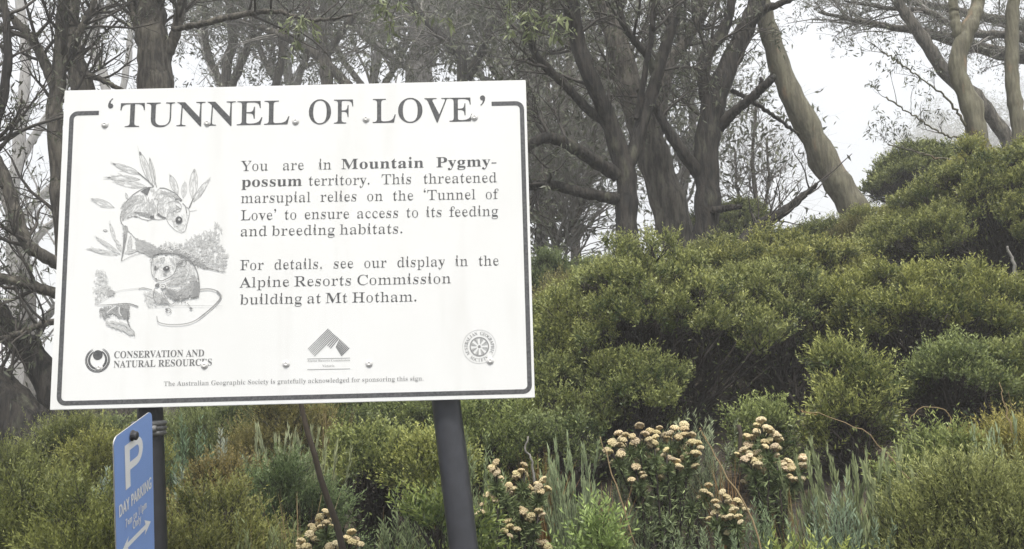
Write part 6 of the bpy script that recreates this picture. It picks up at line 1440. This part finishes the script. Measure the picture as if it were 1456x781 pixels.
# screws
def lathe(mb, prof, axis_pt, n=16, tint=.5):
    """prof: (radius, depth toward viewer) pairs, about the board's normal"""
    a = np.arange(n) / n * 2 * math.pi; K = len(prof)
    V = np.array([[axis_pt[0] + r * math.cos(t), -d, axis_pt[1] + r * math.sin(t)] for r, d in prof for t in a])
    q = [(k * n + i, k * n + (i + 1) % n, (k + 1) * n + (i + 1) % n, (k + 1) * n + i) for k in range(K - 1) for i in range(n)]
    mb.add(V, quads=q, tint=tint)
for px, py in ((149.5, 177.5), (295, 175), (420.5, 172.8), (520.5, 169.5), (674.5, 167), (141.5, 523), (291, 519.5), (407, 517.5), (525, 517), (697, 513)):
    c = Sg(px, py)
    mb = MB(); lathe(mb, [(.0092, .002), (.0090, .0026), (.0076, .0034), (.0066, .0036), (.0060, .0048), (.0045, .0057), (.0026, .0059), (.0022, .0050), (.0001, .0049)], (0, 0), 18)
    o = mb.build('screw', M['steel'], sign, smooth=True); o.location = (c[0], 0, ZC + c[1])
for px, py in ((541, 567.5), (434, 246), (497, 448), (663, 391), (104, 380)):
    pass
# posts: two painted tubes leaning a little to the left, behind the board
def post(bx, bz_px, m, rad):
    """bx: photo point under the board and lower down, through which the middle of the post runs"""
    back = rad + 0.024
    def on(px, py):
        d = ray(px, py); o = np.array([0, 0, EYE]); pl = SC - SN * back
        p = o + d * (((pl - o) @ SN) / (d @ SN)) - np.array([SC[0], SC[1], gz])
        return np.array([p @ SA, back, p[2]])
    a, b = on(*bx), on(*bz_px)
    d = (b - a) / (b[2] - a[2])
    bot = a + d * (-0.25 - a[2]); top = a + d * (ZC + SH / 2 - .05 - a[2])
    mb = MB()
    P = np.stack([bot + (top - bot) * f for f in np.linspace(0, 1, 6)])
    mb.tubes(P[None], np.full((1, 6), rad), 28)
    return mb.build('post', m, sign, smooth=True)
post((634.5, 574), (659.5, 781), M['post'], .0365)
post((213.5, 584), (219.5, 781), M['post_black'], .0310)

# ------------------------------------------------------------------ the blue parking sign clamped to the left post
K_ = 0.8
PO = np.array([-0.986, 2.185, -0.077]) * K_ + [0, 0, EYE]; PW = 0.225 * K_
ca, sa = math.cos(1.553), math.sin(1.553); tb, tc = 0.292, 0.076
ex0 = np.array([ca, sa, 0]); n0 = np.array([sa, -ca, 0])
EX = math.cos(tb) * ex0 + math.sin(tb) * np.array([0, 0, 1.]); U2 = -math.sin(tb) * ex0 + math.cos(tb) * np.array([0, 0, 1.])
UZ = math.cos(tc) * U2 + math.sin(tc) * n0
NZ = np.cross(EX, UZ)                    # out of the printed face, to the right of the picture
PH = 0.45 * K_
bz = PO + EX * PW / 2 - UZ * PH
psign = empty('parking_sign', tuple(PO + EX * PW / 2), 'blue parking sign with white P and double arrow, clamped to the left post', 'sign')
pm = Matrix(((EX[0], UZ[0], NZ[0]), (EX[1], UZ[1], NZ[1]), (EX[2], UZ[2], NZ[2])))
psign.rotation_euler = pm.to_euler()
# local frame of the sign: x across (0 = middle), y up (0 = top edge), z out of the face
def rrect(x0, x1, y0, y1, r, n=7):
    out = []
    for cx_, cy_, a0 in ((x1 - r, y1 - r, 0), (x0 + r, y1 - r, 90), (x0 + r, y0 + r, 180), (x1 - r, y0 + r, 270)):
        for a in np.linspace(a0, a0 + 90, n): out.append((cx_ + r * math.cos(R(a)), cy_ + r * math.sin(R(a))))
    return np.array(out)
def plate():
    out = rrect(-PW / 2, PW / 2, -PH, 0, .022 * K_)
    n = len(out); mb = MB()
    T = tessellate_polygon([[Vector((p[0], p[1], 0)) for p in out]])
    mb.add(np.column_stack([out, np.zeros(n)]), tris=T)
    o = mb.build('plate', M['blue'], psign)
    mb = MB()
    mb.add(np.column_stack([out, np.full(n, -.0026)]), tris=[t[::-1] for t in T])
    V = np.vstack([np.column_stack([out, np.full(n, -.0004)]), np.column_stack([out, np.full(n, -.0026)])])
    mb.add(V, quads=[(i, (i + 1) % n, n + (i + 1) % n, n + i) for i in range(n)])
    mb.build('backing', M['alu'], psign)
plate()
PX = lambda x, y: np.array([(x - .5) * PW, -y * PW * .885])       # x 0..1 across, y in sign widths from the top
def pwrite(mb, s, x0, x1, y, cap, bold=-34, font=None):
    em = cap * PW / .69
    f = GN
    advs = [0.26 if c == ' ' else (0.13 if c == 'l' and False else glyph(c, f, bold)[0] / 1000) for c in s]
    advs = [a_ + .07 for a_ in advs]; h = (x1 - x0) * PW / (sum(advs) * em); x = 0
    a = PX(x0, y)
    for c, ad in zip(s, advs):
        if c != ' ':
            _, V, T = glyph(c, f, bold)
            P = a + np.column_stack([x + V[:, 0] * em * h, V[:, 1] * em])
            mb.add(np.column_stack([P, np.full(len(P), .0008 + (lay() + .0016) * -.2)]), tris=T)
        x += ad * em * h
mb = MB()
def strokes_P():
    # block letter P: stem and bowl
    x0, x1, y0, y1 = .25, .72, .20, .79
    w = .125
    outer = [(x0, y1), (x0, y0), (x0 + .26, y0)]
    for a in np.linspace(-90, 90, 12): outer.append((x1 - .175 + .175 * math.cos(R(a)), y0 + .185 + .185 * math.sin(R(a))))
    outer += [(x0 + w, y0 + .37), (x0 + w, y1)]
    inner = [(x0 + w, y0 + .105), (x0 + .27, y0 + .105)]
    for a in np.linspace(-90, 90, 9): inner.append((x1 - .165 + .06 * math.cos(R(a)), y0 + .185 + .08 * math.sin(R(a))))
    inner += [(x0 + w, y0 + .265)]
    lo = [np.array([PX(*p) for p in outer]), np.array([PX(*p) for p in inner])]
    T = tessellate_polygon([[Vector((p[0], p[1], 0)) for p in c] for c in lo])
    V = np.vstack(lo); mb.add(np.column_stack([V, np.full(len(V), .0008)]), tris=T)
strokes_P()
pwrite(mb, 'DAY PARKING', .07, .94, 1.07, .14, -58)
pwrite(mb, '7am to 11pm', .22, .79, 1.285, .1, -34)
pwrite(mb, 'Only', .40, .63, 1.405, .1, -34)
def parrow():
    P = [(.12, 1.545), (.30, 1.435), (.27, 1.51), (.75, 1.51), (.72, 1.435), (.90, 1.545), (.72, 1.655), (.75, 1.58), (.27, 1.58), (.30, 1.655)]
    V = np.array([PX(*p) for p in P]); T = tessellate_polygon([[Vector((p[0], p[1], 0)) for p in V]])
    mb.add(np.column_stack([V, np.full(len(V), .0008)]), tris=T)
parrow()
mb.build('lettering', M['signwhite'], psign)
def zlathe(prof, c, n, m, name):
    mb = MB(); a = np.arange(n) / n * 2 * math.pi; K = len(prof)
    V = np.array([[c[0] + r * math.cos(t), c[1] + r * math.sin(t), d] for r, d in prof for t in a])
    mb.add(V, quads=[(k * n + i, k * n + (i + 1) % n, (k + 1) * n + (i + 1) % n, (k + 1) * n + i) for k in range(K - 1) for i in range(n)])
    return mb.build(name, m, psign, smooth=False)
bp = PX(.44, .135)
zlathe([(.0115, .001), (.0115, .003), (.0092, .0034), (.0092, .0105), (.0075, .012), (.0001, .0122)], bp, 12, M['bolt'], 'bolt')
# bracket and clamp round the post
def clamp():
    Wm = np.array([[EX[0], UZ[0], NZ[0]], [EX[1], UZ[1], NZ[1]], [EX[2], UZ[2], NZ[2]]])
    org = PO + EX * PW / 2
    pc = None
    d = ray(215, 609); pl = SC - SN * (.031 + .024); o = np.array([0, 0, EYE])
    pc = o + d * (((pl - o) @ SN) / (d @ SN)) - [.006, 0, 0]
    loc = lambda p: Wm.T @ (np.asarray(p) - org)
    mb = MB()
    a = np.arange(25) / 24 * 2 * math.pi
    for dz in (-.012, .0, .012):
        ringp = np.stack([pc[0] + .0365 * np.cos(a), pc[1] + .0365 * np.sin(a), np.full(25, pc[2] + dz)], -1)
        mb.tubes(np.array([[loc(p) for p in ringp]]), np.full((1, 25), .0068), 8)
    b0 = np.array([bp[0], bp[1], -.004]); b1 = loc(pc + [-.03, -.01, 0])
    mb.tubes(np.stack([b0, (b0 + b1) / 2, b1])[None], np.full((1, 3), .007), 8)
    ear = loc(pc + [.018, -.034, .0])
    mb.tubes(np.stack([ear - [0, 0, .012], ear, ear + [0, 0, .014]])[None], np.full((1, 3), .0085), 8)
    mb.build('clamp', M['zinc'], psign, smooth=True)
clamp()
